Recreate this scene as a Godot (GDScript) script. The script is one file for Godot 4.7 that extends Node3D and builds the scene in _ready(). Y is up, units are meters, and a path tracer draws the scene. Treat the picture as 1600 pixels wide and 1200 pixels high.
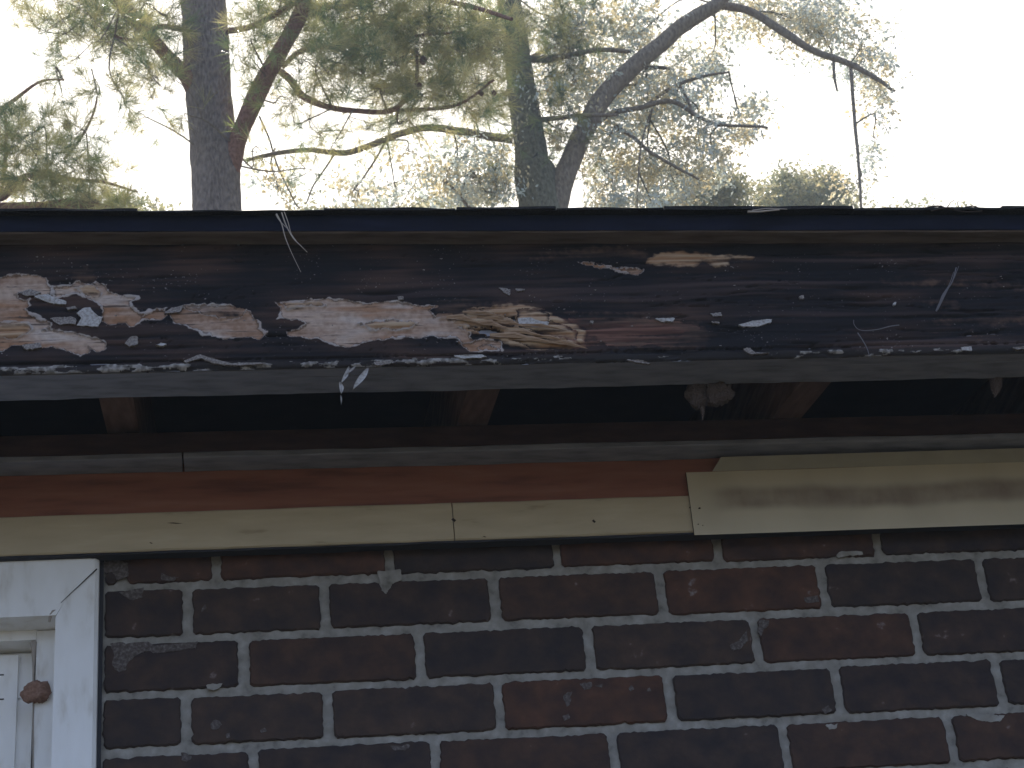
extends Node3D

# ---------------------------------------------------------------- camera and place
const F := 3069.0                       # focal length in pixels of a 1600 x 1200 picture
const EYE := Vector3(-0.0869, -0.9867, 2.1515)
const PITCH := 0.521585
const YAW := 0.155824
const ROLL := -0.103178
const GROUND := -2.587
var R: Vector3
var U: Vector3
var D: Vector3
var rng := RandomNumberGenerator.new()
var nz := FastNoiseLite.new()
var nf := FastNoiseLite.new()
var house: Node3D
var names := {}


func px(x: float, y: float, z: float) -> Vector3:   # the point of the plane z that stands at this place of the photograph
	var d := D + R * ((x - 800.0) / F) + U * ((600.0 - y) / F)
	return EYE + d * ((z - EYE.z) / d.z)


func rnd(a: float, b: float) -> float:
	return rng.randf_range(a, b)


func numbered(n: String) -> String:
	var k: int = names.get(n, 0)
	names[n] = k + 1
	return n if k == 0 else "%s_%03d" % [n, k]


func thing(called: String, label: String, category: String, at: Vector3, group := "") -> Node3D:
	var o := Node3D.new()
	o.name = numbered(called)
	o.position = at
	add_child(o)
	o.set_meta("label", label)
	o.set_meta("category", category)
	if group:
		o.set_meta("group", group)
	return o


func put(called: String, mesh: Mesh, m: Material, parent: Node3D) -> MeshInstance3D:
	var o := MeshInstance3D.new()
	o.name = called
	o.mesh = mesh
	o.material_override = m
	o.cast_shadow = GeometryInstance3D.SHADOW_CASTING_SETTING_ON
	var p := parent
	while p != self and p != null:
		o.position -= p.position
		p = p.get_parent() as Node3D
	parent.add_child(o, true)
	return o


func solo(called: String, mesh: Mesh, m: Material, label: String, category: String) -> MeshInstance3D:
	var o := MeshInstance3D.new()
	o.name = numbered(called)
	o.mesh = mesh
	o.material_override = m
	add_child(o)
	o.set_meta("label", label)
	o.set_meta("category", category)
	if called in ["cobweb", "twig_litter"]:
		o.set_meta("group", {"cobweb": "cobwebs on the fascia", "twig_litter": "twigs on the shingle edge"}[called])
	return o


func start(smooth := false) -> SurfaceTool:
	var st := SurfaceTool.new()
	st.begin(Mesh.PRIMITIVE_TRIANGLES)
	st.set_smooth_group(0 if smooth else 4294967295)
	return st


func done(st: SurfaceTool) -> ArrayMesh:
	st.generate_normals()
	return st.commit()


func tri(st: SurfaceTool, a: Vector3, b: Vector3, c: Vector3) -> void:
	st.add_vertex(a)
	st.add_vertex(b)
	st.add_vertex(c)


func quad(st: SurfaceTool, a: Vector3, b: Vector3, c: Vector3, d: Vector3) -> void:
	tri(st, a, b, c)
	tri(st, a, c, d)


func box(st: SurfaceTool, lo: Vector3, hi: Vector3) -> void:
	var p := []
	for k in 8:
		p.append(Vector3(hi.x if k & 1 else lo.x, hi.y if k & 2 else lo.y, hi.z if k & 4 else lo.z))
	quad(st, p[4], p[6], p[7], p[5])
	quad(st, p[1], p[3], p[2], p[0])
	quad(st, p[0], p[2], p[6], p[4])
	quad(st, p[5], p[7], p[3], p[1])
	quad(st, p[2], p[3], p[7], p[6])
	quad(st, p[4], p[5], p[1], p[0])


# a length of timber or metal along x: profile is a closed ring of (z, y) points, clockwise seen from +x
func beam(st: SurfaceTool, prof: Array, x0: float, x1: float, slope := 0.0, step := 0.0, wob := 0.0, wseed := 0.0) -> void:
	var n := 1 if step <= 0.0 else int(ceil((x1 - x0) / step))
	var k := prof.size()
	var prev := PackedVector3Array()
	for i in n + 1:
		var x := lerpf(x0, x1, float(i) / n)
		var ring := PackedVector3Array()
		for j in k:
			var dy := slope * (x + 0.35)
			var wy := wob * nz.get_noise_2d(x * 900.0 + wseed, j * 57.0)
			var wz := wob * nz.get_noise_2d(x * 700.0 - wseed, j * 91.0 + 400.0)
			ring.append(Vector3(x, prof[j].y + dy + wy, prof[j].x + wz))
		if i > 0:
			for j in k:
				var l := (j + 1) % k
				quad(st, prev[j], ring[j], ring[l], prev[l])
		if i == 0 or i == n:
			for j in range(1, k - 1):
				if i == 0:
					tri(st, ring[0], ring[j], ring[j + 1])
				else:
					tri(st, ring[0], ring[j + 1], ring[j])
		prev = ring


# rectangular profile with small chamfers, (z0..z1, y0..y1)
func rect(z0: float, z1: float, y0: float, y1: float, c := 0.002) -> Array:
	return [Vector2(z1 - c, y0), Vector2(z1, y0 + c), Vector2(z1, y1 - c), Vector2(z1 - c, y1), Vector2(z0 + c, y1), Vector2(z0, y1 - c), Vector2(z0, y0 + c), Vector2(z0 + c, y0)]


func tube(st: SurfaceTool, pts: PackedVector3Array, rad: PackedFloat32Array, sides: int, rough := 0.0) -> void:
	var n := pts.size()
	if n < 2:
		return
	var t0 := (pts[1] - pts[0]).normalized()
	var side := t0.cross(Vector3(0.31, 0.2, 0.93)).normalized()
	var prev := PackedVector3Array()
	for i in n:
		var t := (pts[mini(i + 1, n - 1)] - pts[maxi(i - 1, 0)]).normalized()
		side = (side - t * side.dot(t)).normalized()
		var other := t.cross(side)
		var ring := PackedVector3Array()
		for j in sides:
			var a := TAU * j / sides
			var dir := side * cos(a) + other * sin(a)
			var r := rad[i]
			if rough > 0.0:
				var q := pts[i] + dir * r
				r *= 1.0 + rough * nz.get_noise_3d(q.x * 260.0, q.y * 90.0, q.z * 260.0) + rough * 0.6 * nz.get_noise_3d(q.x * 900.0, q.y * 300.0, q.z * 900.0)
			ring.append(pts[i] + dir * r)
		if i > 0:
			for j in sides:
				var l := (j + 1) % sides
				quad(st, prev[j], prev[l], ring[l], ring[j])
		prev = ring


# smooth path through the given points with the given radii
func path(ctrl: Array, per: int, wob := 0.0) -> Array:
	var pts := PackedVector3Array()
	var rad := PackedFloat32Array()
	var n := ctrl.size()
	for i in n - 1:
		var a: Vector3 = ctrl[maxi(i - 1, 0)][0]
		var b: Vector3 = ctrl[i][0]
		var c: Vector3 = ctrl[i + 1][0]
		var d: Vector3 = ctrl[mini(i + 2, n - 1)][0]
		for k in per:
			var t := float(k) / per
			var p := b.cubic_interpolate(c, a, d, t)
			if wob > 0.0:
				p += Vector3(nz.get_noise_3d(p.x * 90.0, p.y * 90.0, 1.0), nz.get_noise_3d(p.x * 90.0, p.y * 90.0, 51.0), nz.get_noise_3d(p.x * 90.0, p.y * 90.0, 99.0)) * wob
			pts.append(p)
			rad.append(lerpf(ctrl[i][1], ctrl[i + 1][1], t))
	pts.append(ctrl[n - 1][0])
	rad.append(ctrl[n - 1][1])
	return [pts, rad]


# ---------------------------------------------------------------- materials
func ntex(freq: float, kind: int, seed_: int, ramp: Gradient, w := 512, h := 512, oct := 5) -> NoiseTexture2D:
	var n := FastNoiseLite.new()
	n.noise_type = kind
	n.seed = seed_
	n.frequency = freq
	n.fractal_octaves = oct
	n.fractal_gain = 0.55
	if kind == FastNoiseLite.TYPE_CELLULAR:
		n.cellular_return_type = FastNoiseLite.RETURN_DISTANCE2_SUB
		n.domain_warp_enabled = true
		n.domain_warp_amplitude = 12.0
	var t := NoiseTexture2D.new()
	t.width = w
	t.height = h
	t.seamless = true
	t.noise = n
	t.color_ramp = ramp
	return t


func lin(r: float, g: float, b: float) -> Color:
	return Color(r, g, b).linear_to_srgb()


func ramp(stops: Array) -> Gradient:
	var g := Gradient.new()
	var o := PackedFloat32Array()
	var c := PackedColorArray()
	for s in stops:
		o.append(s[0])
		c.append(s[1])
	g.offsets = o
	g.colors = c
	return g


func grey() -> Gradient:
	return ramp([[0.0, Color.BLACK], [1.0, Color.WHITE]])


# a surface whose colour and fine relief come from noise laid through the world
func surf(stops: Array, freq: float, scale3: Vector3, rough: float, bump := 0.0, seed_ := 1, kind := FastNoiseLite.TYPE_SIMPLEX_SMOOTH, spec := 0.3) -> StandardMaterial3D:
	var m := StandardMaterial3D.new()
	m.albedo_texture = ntex(freq, kind, seed_, ramp(stops))
	m.uv1_triplanar = true
	m.uv1_world_triplanar = true
	m.uv1_scale = scale3
	m.roughness = rough
	m.metallic_specular = spec
	m.cull_mode = BaseMaterial3D.CULL_DISABLED
	if bump > 0.0:
		m.heightmap_enabled = true
		m.heightmap_scale = bump
		m.heightmap_texture = ntex(freq, kind, seed_, grey())
	return m


func flat(c: Color, rough: float, spec := 0.3) -> StandardMaterial3D:
	var m := StandardMaterial3D.new()
	m.albedo_color = c
	m.roughness = rough
	m.metallic_specular = spec
	m.cull_mode = BaseMaterial3D.CULL_DISABLED
	return m


# ---------------------------------------------------------------- ragged thin patches (paint flakes, mortar smears)
func ragged(poly: PackedVector2Array, step: float, amp: float, seed_: float) -> PackedVector2Array:
	var out := PackedVector2Array()
	var n := poly.size()
	for i in n:
		var a := poly[i]
		var b := poly[(i + 1) % n]
		var k := maxi(1, int((b - a).length() / step))
		var nrm := (b - a).orthogonal().normalized()
		for j in k:
			var p := a.lerp(b, float(j) / k)
			var big := nz.get_noise_2d(p.x * 5000.0 + seed_, p.y * 5000.0)
			var mid := nf.get_noise_2d(p.x * 16000.0 + seed_, p.y * 16000.0)
			var small := nz.get_noise_2d(p.x * 60000.0, p.y * 60000.0 + seed_)
			out.append(p + nrm * amp * (0.7 * big + 0.9 * mid + 0.55 * small * (0.5 + absf(big) * 2.0)))
	return out


func patch_mesh(poly: PackedVector2Array, z: float, thick: float, curl: float, seed_: float) -> ArrayMesh:
	var st := start()
	var c := Vector2.ZERO
	for p in poly:
		c += p
	c /= poly.size()
	var rim := PackedVector3Array()
	var mid := PackedVector3Array()
	for p in poly:
		var e := absf(nz.get_noise_2d(p.x * 2500.0 + seed_, p.y * 2500.0)) * 1.8
		rim.append(Vector3(p.x, p.y, z + thick + curl * e))
		var q := c.lerp(p, 0.6)
		mid.append(Vector3(q.x, q.y, z + thick + curl * 0.15 * e))
	var tris := Geometry2D.triangulate_polygon(poly)
	var shrunk := tris.size() == 0
	if shrunk:
		tris = Geometry2D.triangulate_polygon(Geometry2D.convex_hull(poly))
	for i in range(0, tris.size(), 3):
		tri(st, rim[tris[i]], rim[tris[i + 2]], rim[tris[i + 1]])
	for i in rim.size():
		var j := (i + 1) % rim.size()
		var a := rim[i]
		var b := rim[j]
		quad(st, a, b, Vector3(b.x, b.y, z - 0.002), Vector3(a.x, a.y, z - 0.002))
	return done(st)


func on_plane(v: Array, ox: float, oy: float, s: float, z: float) -> PackedVector2Array:
	var out := PackedVector2Array()
	for i in range(0, v.size(), 2):
		var p := px(ox + v[i] / s, oy + v[i + 1] / s, z)
		out.append(Vector2(p.x, p.y))
	return out


# ---------------------------------------------------------------- the rotten fascia board
const FX0 := -0.46
const FX1 := 0.97
const FZ := 0.300
const FW := 2048
const FH := 256


func fbot(x: float) -> float:
	return 0.1180 - 0.0025 * (x + 0.35)


func ftop(x: float) -> float:
	return 0.2875 - 0.0150 * (x + 0.35)


# [what, ox, oy, scale, outline]   what: pale = bare old paint, tan = raw wood, red = red wood, dim = brown wood, hole = rotted pit
func fascia_marks() -> Array:
	return [
		["dim", 0, 400, 5.333, [560, 250, 600, 120, 700, 70, 790, 110, 830, 230, 700, 260]],
		["pale", 0, 400, 5.333, [-150, 330, -130, 250, -60, 200, 60, 172, 240, 178, 385, 190, 400, 250, 435, 270, 425, 300, 340, 310, 160, 300, 120, 320, 190, 370, 240, 370, 235, 410, 210, 440, 250, 490, 330, 530, 410, 565, 400, 600, 360, 620, 560, 640, 690, 640, 800, 680, 860, 710, 875, 775, 830, 785, 735, 750, 730, 800, 680, 825, 610, 790, 500, 770, 420, 750, 340, 775, 210, 790, 190, 750, 80, 745, 30, 785, -70, 770, -120, 690, -175, 600, -140, 470]],
		["pale", 0, 400, 5.333, [440, 255, 580, 240, 640, 215, 760, 250, 800, 220, 890, 240, 910, 300, 1000, 330, 1150, 350, 1070, 375, 1100, 430, 1170, 470, 1250, 450, 1380, 440, 1390, 500, 1330, 545, 1180, 560, 1120, 605, 1080, 600, 1050, 560, 900, 570, 840, 550, 850, 420, 780, 375, 700, 350, 600, 330, 480, 350, 440, 330]],
		["tan", 0, 400, 5.333, [-120, 580, 60, 555, 240, 560, 260, 620, 120, 690, -80, 690]],
		["tan", 0, 400, 5.333, [600, 260, 780, 250, 860, 300, 820, 350, 700, 320]],
		["pale", 0, 320, 2.963, [780, 500, 850, 470, 1000, 465, 1150, 490, 1200, 540, 1205, 570, 1235, 590, 1200, 615, 1080, 605, 1040, 620, 940, 605, 910, 590, 870, 565, 810, 540]],
		["dim", 0, 320, 2.963, [860, 480, 1000, 470, 1120, 490, 1100, 530, 950, 520]],
		["pale", 0, 0, 1.0, [428, 472, 472, 468, 513, 468, 614, 474, 646, 475, 682, 479, 668, 485, 678, 494, 705, 496, 716, 502, 732, 509, 739, 529, 749, 536, 780, 536, 785, 546, 749, 551, 729, 546, 712, 533, 678, 524, 641, 527, 614, 529, 581, 534, 553, 538, 530, 541, 506, 536, 498, 528, 486, 531, 452, 524, 449, 519, 472, 509, 489, 504, 466, 502, 432, 499, 439, 489]],
		["tan", 0, 0, 1.0, [556, 503, 600, 499, 655, 503, 640, 516, 580, 519]],
		["tan", 0, 0, 1.0, [432, 472, 500, 468, 510, 478, 450, 484]],
		["dim", 640, 440, 5.333, [200, 150, 480, 120, 900, 150, 1130, 215, 1140, 240, 800, 250, 500, 240, 380, 300, 220, 290]],
		["pale", 640, 440, 5.333, [350, 480, 480, 500, 620, 480, 760, 500, 770, 575, 720, 540, 640, 530, 580, 560, 620, 590, 520, 590, 420, 540]],
		["red", 0, 0, 1.0, [830, 520, 880, 498, 980, 500, 1060, 503, 1092, 512, 1088, 535, 1030, 542, 960, 541, 900, 547, 860, 538]],
		["dim", 0, 0, 1.0, [880, 490, 990, 486, 1090, 500, 1130, 525, 1090, 548, 960, 550]],
		["red", 0, 0, 1.0, [900, 506, 1000, 502, 1062, 506, 1086, 514, 1070, 534, 990, 540, 910, 536]],
		["tan", 0, 0, 1.0, [700, 498, 740, 480, 800, 474, 852, 484, 880, 502, 918, 518, 912, 542, 850, 550, 800, 542, 760, 530, 724, 516]],
		["tan", 640, 440, 5.333, [380, 345, 480, 240, 570, 225, 700, 260, 780, 300, 880, 350, 860, 395, 700, 380, 560, 390, 480, 370]],
		["tan", 640, 440, 5.333, [890, 240, 1100, 235, 1160, 280, 1160, 330, 1300, 380, 1390, 430, 1380, 480, 1200, 470, 1000, 430, 900, 390]],
		["tan", 640, 440, 5.333, [820, 470, 900, 420, 1100, 440, 1300, 490, 1450, 520, 1480, 560, 1330, 575, 1100, 565, 960, 520]],
		["hole", 640, 440, 5.333, [500, 390, 700, 395, 840, 420, 820, 465, 700, 460, 620, 450]],
		["hole", 640, 440, 5.333, [500, 205, 760, 212, 900, 232, 760, 240, 560, 222]],
		["hole", 640, 440, 5.333, [760, 275, 880, 290, 885, 330, 800, 305]],
		["hole", 640, 440, 5.333, [900, 430, 1150, 470, 1300, 485, 1280, 500, 1050, 465]],
		["dim", 530, 320, 2.963, [880, 260, 950, 200, 1250, 190, 1420, 210, 1440, 270, 1300, 245, 1100, 262]],
		["tan", 1060, 320, 2.963, [-150, 272, -110, 225, 0, 208, 100, 224, 240, 232, 350, 245, 340, 262, 250, 258, 240, 290, 170, 298, 110, 265, 70, 292, 0, 300, -60, 290]],
		["pale", 530, 320, 2.963, [1100, 265, 1200, 275, 1300, 290, 1400, 305, 1380, 325, 1310, 312, 1180, 285]],
		["hole", 530, 320, 2.963, [1090, 262, 1200, 268, 1310, 284, 1420, 300, 1310, 292, 1200, 276]],
		["dim", 1060, 320, 2.963, [1190, 520, 1400, 505, 1700, 515, 1700, 560, 1400, 565, 1200, 560]],
		["dim", 1060, 320, 2.963, [1150, 590, 1400, 580, 1700, 590, 1700, 640, 1400, 640]],
		["dim", 1060, 320, 2.963, [1100, 430, 1300, 440, 1290, 480, 1120, 465]],
		["dim", 1060, 320, 2.963, [1250, 360, 1700, 350, 1700, 400, 1300, 400]],
		["dim", 1060, 320, 2.963, [900, 345, 1200, 350, 1180, 385, 950, 380]],
	]


# [ox, oy, scale, outline]: loose flakes of white paint that stand off the board
func flake_marks() -> Array:
	return [
		[0, 400, 5.333, [290, 350, 400, 330, 450, 360, 560, 390, 550, 415, 450, 410, 380, 390]],
		[0, 400, 5.333, [555, 440, 630, 430, 645, 455, 570, 462]],
		[0, 400, 5.333, [420, 530, 500, 520, 620, 525, 640, 545, 630, 580, 560, 570, 500, 590]],
		[0, 400, 5.333, [640, 490, 690, 450, 750, 440, 800, 510, 850, 520, 820, 600, 640, 590, 680, 530]],
		[0, 400, 5.333, [170, 310, 250, 292, 340, 312, 300, 345, 200, 340]],
		[0, 400, 5.333, [1040, 740, 1100, 685, 1150, 690, 1150, 750, 1080, 765]],
		[0, 400, 5.333, [1300, 755, 1340, 735, 1390, 745, 1360, 765]],
		[0, 400, 5.333, [1370, 490, 1420, 450, 1540, 415, 1500, 480]],
		[0, 400, 5.333, [190, 760, 330, 730, 350, 770, 220, 795]],
		[640, 440, 5.333, [900, 320, 1000, 310, 1060, 340, 1160, 350, 1150, 375, 1030, 390, 910, 370]],
		[640, 440, 5.333, [740, 60, 800, 66, 840, 80, 830, 125, 780, 100]],
		[640, 440, 5.333, [880, 70, 960, 75, 955, 85, 890, 92]],
		[640, 440, 5.333, [370, 630, 600, 620, 640, 640, 450, 655]],
		[640, 440, 5.333, [1500, 340, 1530, 345, 1525, 365, 1498, 358]],
		[530, 320, 2.963, [160, 735, 245, 727, 240, 740, 170, 748]],
		[530, 320, 2.963, [1460, 535, 1550, 530, 1545, 547, 1500, 548]],
		[530, 320, 2.963, [1330, 722, 1400, 728, 1440, 742, 1390, 740]],
		[530, 320, 2.963, [270, 432, 295, 430, 296, 444, 272, 446]],
		[1060, 320, 2.963, [275, 562, 340, 545, 430, 535, 430, 550, 370, 568, 300, 570]],
		[1060, 320, 2.963, [145, 508, 195, 505, 200, 520, 160, 522]],
		[1060, 320, 2.963, [150, 545, 190, 548, 185, 556, 155, 554]],
		[1060, 320, 2.963, [1305, 668, 1350, 662, 1355, 680, 1310, 682]],
		[1060, 320, 2.963, [1545, 668, 1600, 662, 1640, 668, 1560, 678]],
		[1060, 320, 2.963, [555, 432, 575, 425, 580, 440, 560, 442]],
		[1060, 320, 2.963, [990, 465, 1005, 455, 1003, 468, 994, 472]],
		[1060, 320, 2.963, [300, 675, 330, 668, 345, 690, 420, 692, 330, 698]],
		[0, 320, 2.963, [850, 728, 930, 700, 1000, 724, 1060, 738, 1230, 738, 1220, 746, 1050, 750, 980, 738, 930, 714, 860, 738]],
	]


func build_fascia() -> void:
	var kinds := ["none", "pale", "tan", "red", "dim", "hole"]
	var what := PackedByteArray()
	what.resize(FW * FH)
	var deep := PackedFloat32Array()
	deep.resize(FW * FH)
	deep.fill(-1.0)
	var under := PackedByteArray()
	under.resize(FW * FH)
	var mmx := (FX1 - FX0) / FW
	for mk in fascia_marks():
		var k := kinds.find(mk[0])
		var poly := on_plane(mk[4], mk[1], mk[2], mk[3], FZ)
		var n := poly.size()
		var lo := Vector2(9, 9)
		var hi := Vector2(-9, -9)
		for p in poly:
			lo = lo.min(p)
			hi = hi.max(p)
		lo -= Vector2(0.006, 0.006)
		hi += Vector2(0.006, 0.006)
		for ix in range(maxi(0, int((lo.x - FX0) / mmx)), mini(FW, int((hi.x - FX0) / mmx) + 1)):
			var x := FX0 + (ix + 0.5) * mmx
			var b := fbot(x)
			var t := ftop(x)
			for iy in range(maxi(0, int((lo.y - b) / (t - b) * FH)), mini(FH, int((hi.y - b) / (t - b) * FH) + 1)):
				var y := b + (t - b) * (iy + 0.5) / FH
				var d2 := 1.0
				var inside := false
				var j := n - 1
				for i in n:
					var a := poly[i]
					var c := poly[j]
					if (a.y > y) != (c.y > y) and x < (c.x - a.x) * (y - a.y) / (c.y - a.y) + a.x:
						inside = not inside
					var e := c - a
					var w := Vector2(x, y) - a
					var q := clampf(w.dot(e) / maxf(e.length_squared(), 1e-12), 0.0, 1.0)
					d2 = minf(d2, (w - e * q).length_squared())
					j = i
				var d := sqrt(d2) * (1.0 if inside else -1.0)
				var coarse := 0.0042 if k == 1 else 0.0035
				if k == 4:
					coarse = 0.009
				d += coarse * nz.get_noise_2d(x * 1400.0, y * (2600.0 if k != 1 else 1900.0)) + 0.0030 * nf.get_noise_2d(x * 3600.0, y * 6500.0)
				if k == 1:
					d += 0.0012
				if d > 0.0:
					var at := iy * FW + ix
					if what[at] != k:
						under[at] = what[at]
					what[at] = k
					deep[at] = d
	var im := Image.create(FW, FH, false, Image.FORMAT_RGB8)
	var hm := PackedFloat32Array()
	hm.resize(FW * FH)
	for ix in FW:
		var x := FX0 + (ix + 0.5) * mmx
		var b := fbot(x)
		var t := ftop(x)
		for iy in FH:
			var y := b + (t - b) * (iy + 0.5) / FH
			var at := iy * FW + ix
			var grain := nf.get_noise_2d(x * 420.0, y * 9000.0)
			var fib := nz.get_noise_2d(x * 900.0 + 300.0, y * 16000.0)
			var blot := nz.get_noise_2d(x * 500.0, y * 1500.0 + 70.0)
			var fine := nf.get_noise_2d(x * 9000.0, y * 9000.0 + 33.0)
			var d := deep[at]
			var right := smoothstep(-0.05, 0.55, x)
			var c := Color.BLACK
			var h := 0.0
			var soft: float = [0.001, 0.0006, 0.004, 0.008, 0.013, 0.001][what[at]]
			var share := 1.0 if what[at] == 0 else clampf(d / soft + 0.7 * grain + 0.5 * fine - 0.1, 0.0, 1.0)
			for layer in 2:
				var kind := what[at] if layer == 0 else under[at]
				if layer == 1 and share >= 1.0:
					break
				var cc := Color.BLACK
				var hh := 0.0
				match kind:
					0:
						var br := clampf(0.55 - 0.33 * right + 0.9 * blot + 0.6 * grain, 0.0, 1.0)
						cc = Color(0.0115, 0.0105, 0.0125).lerp(Color(0.058, 0.034, 0.026), br * br)
						cc = cc.lerp(Color(0.085, 0.07, 0.062), clampf(fine * 1.6 - 0.9, 0.0, 1.0))
						hh = 0.9 + 0.9 * grain + 0.25 * fine
						var streak := nz.get_noise_2d(x * 110.0 + 500.0, y * 4200.0 + 14.0 * nf.get_noise_1d(x * 400.0))
						hh += streak * 1.5 * (0.3 + right)
						cc = cc.lerp(Color(0.085, 0.056, 0.05), clampf(streak * 1.6 - 0.35, 0.0, 0.8) * (0.35 + 0.65 * right))
						if grain < -0.36:
							hh -= 1.6 * (-0.36 - grain) * 6.0
						var check := absf(nz.get_noise_2d(x * 130.0 + 900.0, y * 3600.0 + 20.0 * nf.get_noise_1d(x * 500.0)))
						var open := clampf(0.25 + x * 0.9, 0.0, 1.0)
						if check < 0.035 * open:
							hh -= 3.0 * (1.0 - check / 0.035)
							cc = cc * 0.6
						# tiny rough scabs of old white paint, in drifts
						var drift := nz.get_noise_2d(x * 1100.0 + 60.0, y * 2200.0)
						var crumb := nf.get_noise_2d(x * 15000.0, y * 21000.0)
						if crumb > 0.62 - 0.3 * drift:
							cc = cc.lerp(Color(0.30, 0.27, 0.255), clampf((crumb - 0.62 + 0.3 * drift) * 9.0, 0.0, 0.9))
							hh += 0.8
					1:
						var w := clampf(0.5 + 1.3 * blot + 0.35 * fine + 0.4 * fib, 0.0, 1.0)
						cc = Color(0.24, 0.165, 0.122).lerp(Color(0.345, 0.285, 0.245), w)
						cc = cc.lerp(Color(0.25, 0.14, 0.078), clampf(1.9 * nz.get_noise_2d(x * 700.0 + 77.0, y * 2600.0) - 0.1 + 0.5 * grain, 0.0, 0.75))
						cc = cc.lerp(Color(0.37, 0.345, 0.33), clampf(2.0 * nz.get_noise_2d(x * 900.0 + 12.0, y * 3200.0) - 0.35, 0.0, 0.8))
						cc = cc.lerp(Color(0.045, 0.033, 0.028), clampf(fib * 2.4 - 0.62 + 0.7 * grain + 0.5 * fine, 0.0, 0.9))
						cc = cc * Color(1.2, 1.07, 0.96) * (1.0 + 0.22 * fine + 0.2 * fib)
						hh = -0.6 + 0.8 * grain + 0.5 * fine + 0.4 * fib
						var rim := 0.0011 + 0.0030 * clampf(nz.get_noise_2d(x * 2300.0, y * 2300.0 + 8.0) * 2.0, 0.0, 1.0)
						if d < rim + 0.0012 * fine:
							cc = cc.lerp(Color(0.38, 0.35, 0.33), 0.7)  # whitish paint edge, with the light it catches put into the colour
							hh = 1.8 + 0.6 * fine
						elif d < rim + 0.0012:
							cc = cc * 0.55  # thin shadow of the paint edge, darkened in the texture
					2:
						cc = Color(0.30, 0.165, 0.085).lerp(Color(0.43, 0.31, 0.205), clampf(0.5 + 1.2 * fib + 0.6 * grain, 0.0, 1.0))
						cc = cc.lerp(Color(0.05, 0.03, 0.022), clampf(-grain * 2.4 - 0.3 + 0.3 * fine, 0.0, 0.9))
						hh = 1.2 + 2.2 * fib + 1.6 * grain + minf(d, 0.003) * 300.0
					3:
						cc = Color(0.075, 0.036, 0.027).lerp(Color(0.19, 0.095, 0.068), clampf(0.35 + 1.3 * fib + 0.9 * blot, 0.0, 1.0))
						cc = cc.lerp(Color(0.022, 0.014, 0.013), clampf(-grain * 3.0 - 0.25 + 0.4 * fine, 0.0, 0.9))
						hh = 0.8 + 1.3 * fib + 1.6 * grain
					4:
						cc = Color(0.024, 0.018, 0.016).lerp(Color(0.115, 0.068, 0.048), clampf(0.6 + 0.9 * fib + 0.8 * blot, 0.0, 1.0))
						hh = 0.9 + 0.9 * grain + 0.7 * fib
					5:
						cc = Color(0.018, 0.013, 0.012)
						hh = -4.0 + 0.6 * grain
				if layer == 0:
					c = cc
					h = hh
				else:
					c = cc.lerp(c, share)
					h = lerpf(hh, h, share)
			# the lower edge: a split line, then a ragged lip of old paint
			var lip := y - b
			var lefty := 1.0 - smoothstep(0.0, 0.35, x)
			var ln := nf.get_noise_2d(x * 2600.0 + 5.0, lip * 9000.0)
			if absf(lip - 0.0125 - 0.0012 * nz.get_noise_1d(x * 800.0)) < 0.0009 + 0.0006 * fine:
				h -= 2.6
				c = c * 0.45
			if lip < 0.0085 + 0.003 * nz.get_noise_1d(x * 1500.0 + 40.0):
				c = c.lerp(Color(0.033, 0.029, 0.028), 0.7)
				if ln + 0.5 * blot > 0.34 - 0.46 * lefty + absf(lip - 0.0045) * 60.0:
					c = Color(0.13, 0.115, 0.10).lerp(Color(0.33, 0.305, 0.28), clampf(0.4 + 1.5 * fine, 0.0, 1.0))
					h += 1.3
			hm[at] = h * 0.001
			im.set_pixel(ix, FH - 1 - iy, Color(maxf(c.r, 0.004), maxf(c.g, 0.004), maxf(c.b, 0.004)).linear_to_srgb())
	var m := StandardMaterial3D.new()
	m.albedo_texture = ImageTexture.create_from_image(im)
	m.texture_repeat = false
	m.roughness = 0.82
	m.metallic_specular = 0.28
	m.cull_mode = BaseMaterial3D.CULL_DISABLED
	var gx := 760
	var gy := 96
	var vs := PackedVector3Array()
	var uv := PackedVector2Array()
	var id := PackedInt32Array()
	for j in gy + 1:
		for i in gx + 1:
			var u := float(i) / gx
			var v := float(j) / gy
			var x := lerpf(FX0, FX1, u)
			var h := hm[mini(int(v * FH), FH - 1) * FW + mini(int(u * FW), FW - 1)]
			var edge := minf(v, 1.0 - v) * 0.17
			if edge < 0.003:
				h -= 0.0025 * pow(1.0 - edge / 0.003, 2.0)
			vs.append(Vector3(x, lerpf(fbot(x), ftop(x), v), FZ + h))
			uv.append(Vector2(u, 1.0 - v))
			if i < gx and j < gy:
				var a := j * (gx + 1) + i
				for q in [a, a + gx + 1, a + gx + 2, a, a + gx + 2, a + 1]:
					id.append(q)
	var st := SurfaceTool.new()
	st.begin(Mesh.PRIMITIVE_TRIANGLES)
	for i in vs.size():
		st.set_uv(uv[i])
		st.add_vertex(vs[i])
	for i in id:
		st.add_index(i)
	st.generate_normals()
	var face := put("fascia_board", st.commit(), m, house)
	face.set_meta("label", "rotten dark fascia board with peeling paint")
	# the body of the board behind its weathered face
	var sb := start()
	var prof := [Vector2(FZ - 0.0035, 0.0), Vector2(FZ - 0.0035, 1.0), Vector2(FZ - 0.019, 1.0), Vector2(FZ - 0.019, 0.0)]
	var ends := []
	for x in [FX0, FX1]:
		var ring := []
		for p in prof:
			ring.append(Vector3(x, lerpf(fbot(x), ftop(x), p.y), p.x))
		ends.append(ring)
	for j in 4:
		var l := (j + 1) % 4
		quad(sb, ends[0][j], ends[1][j], ends[1][l], ends[0][l])
	put("board_core", done(sb), mats.primer, face)
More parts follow.
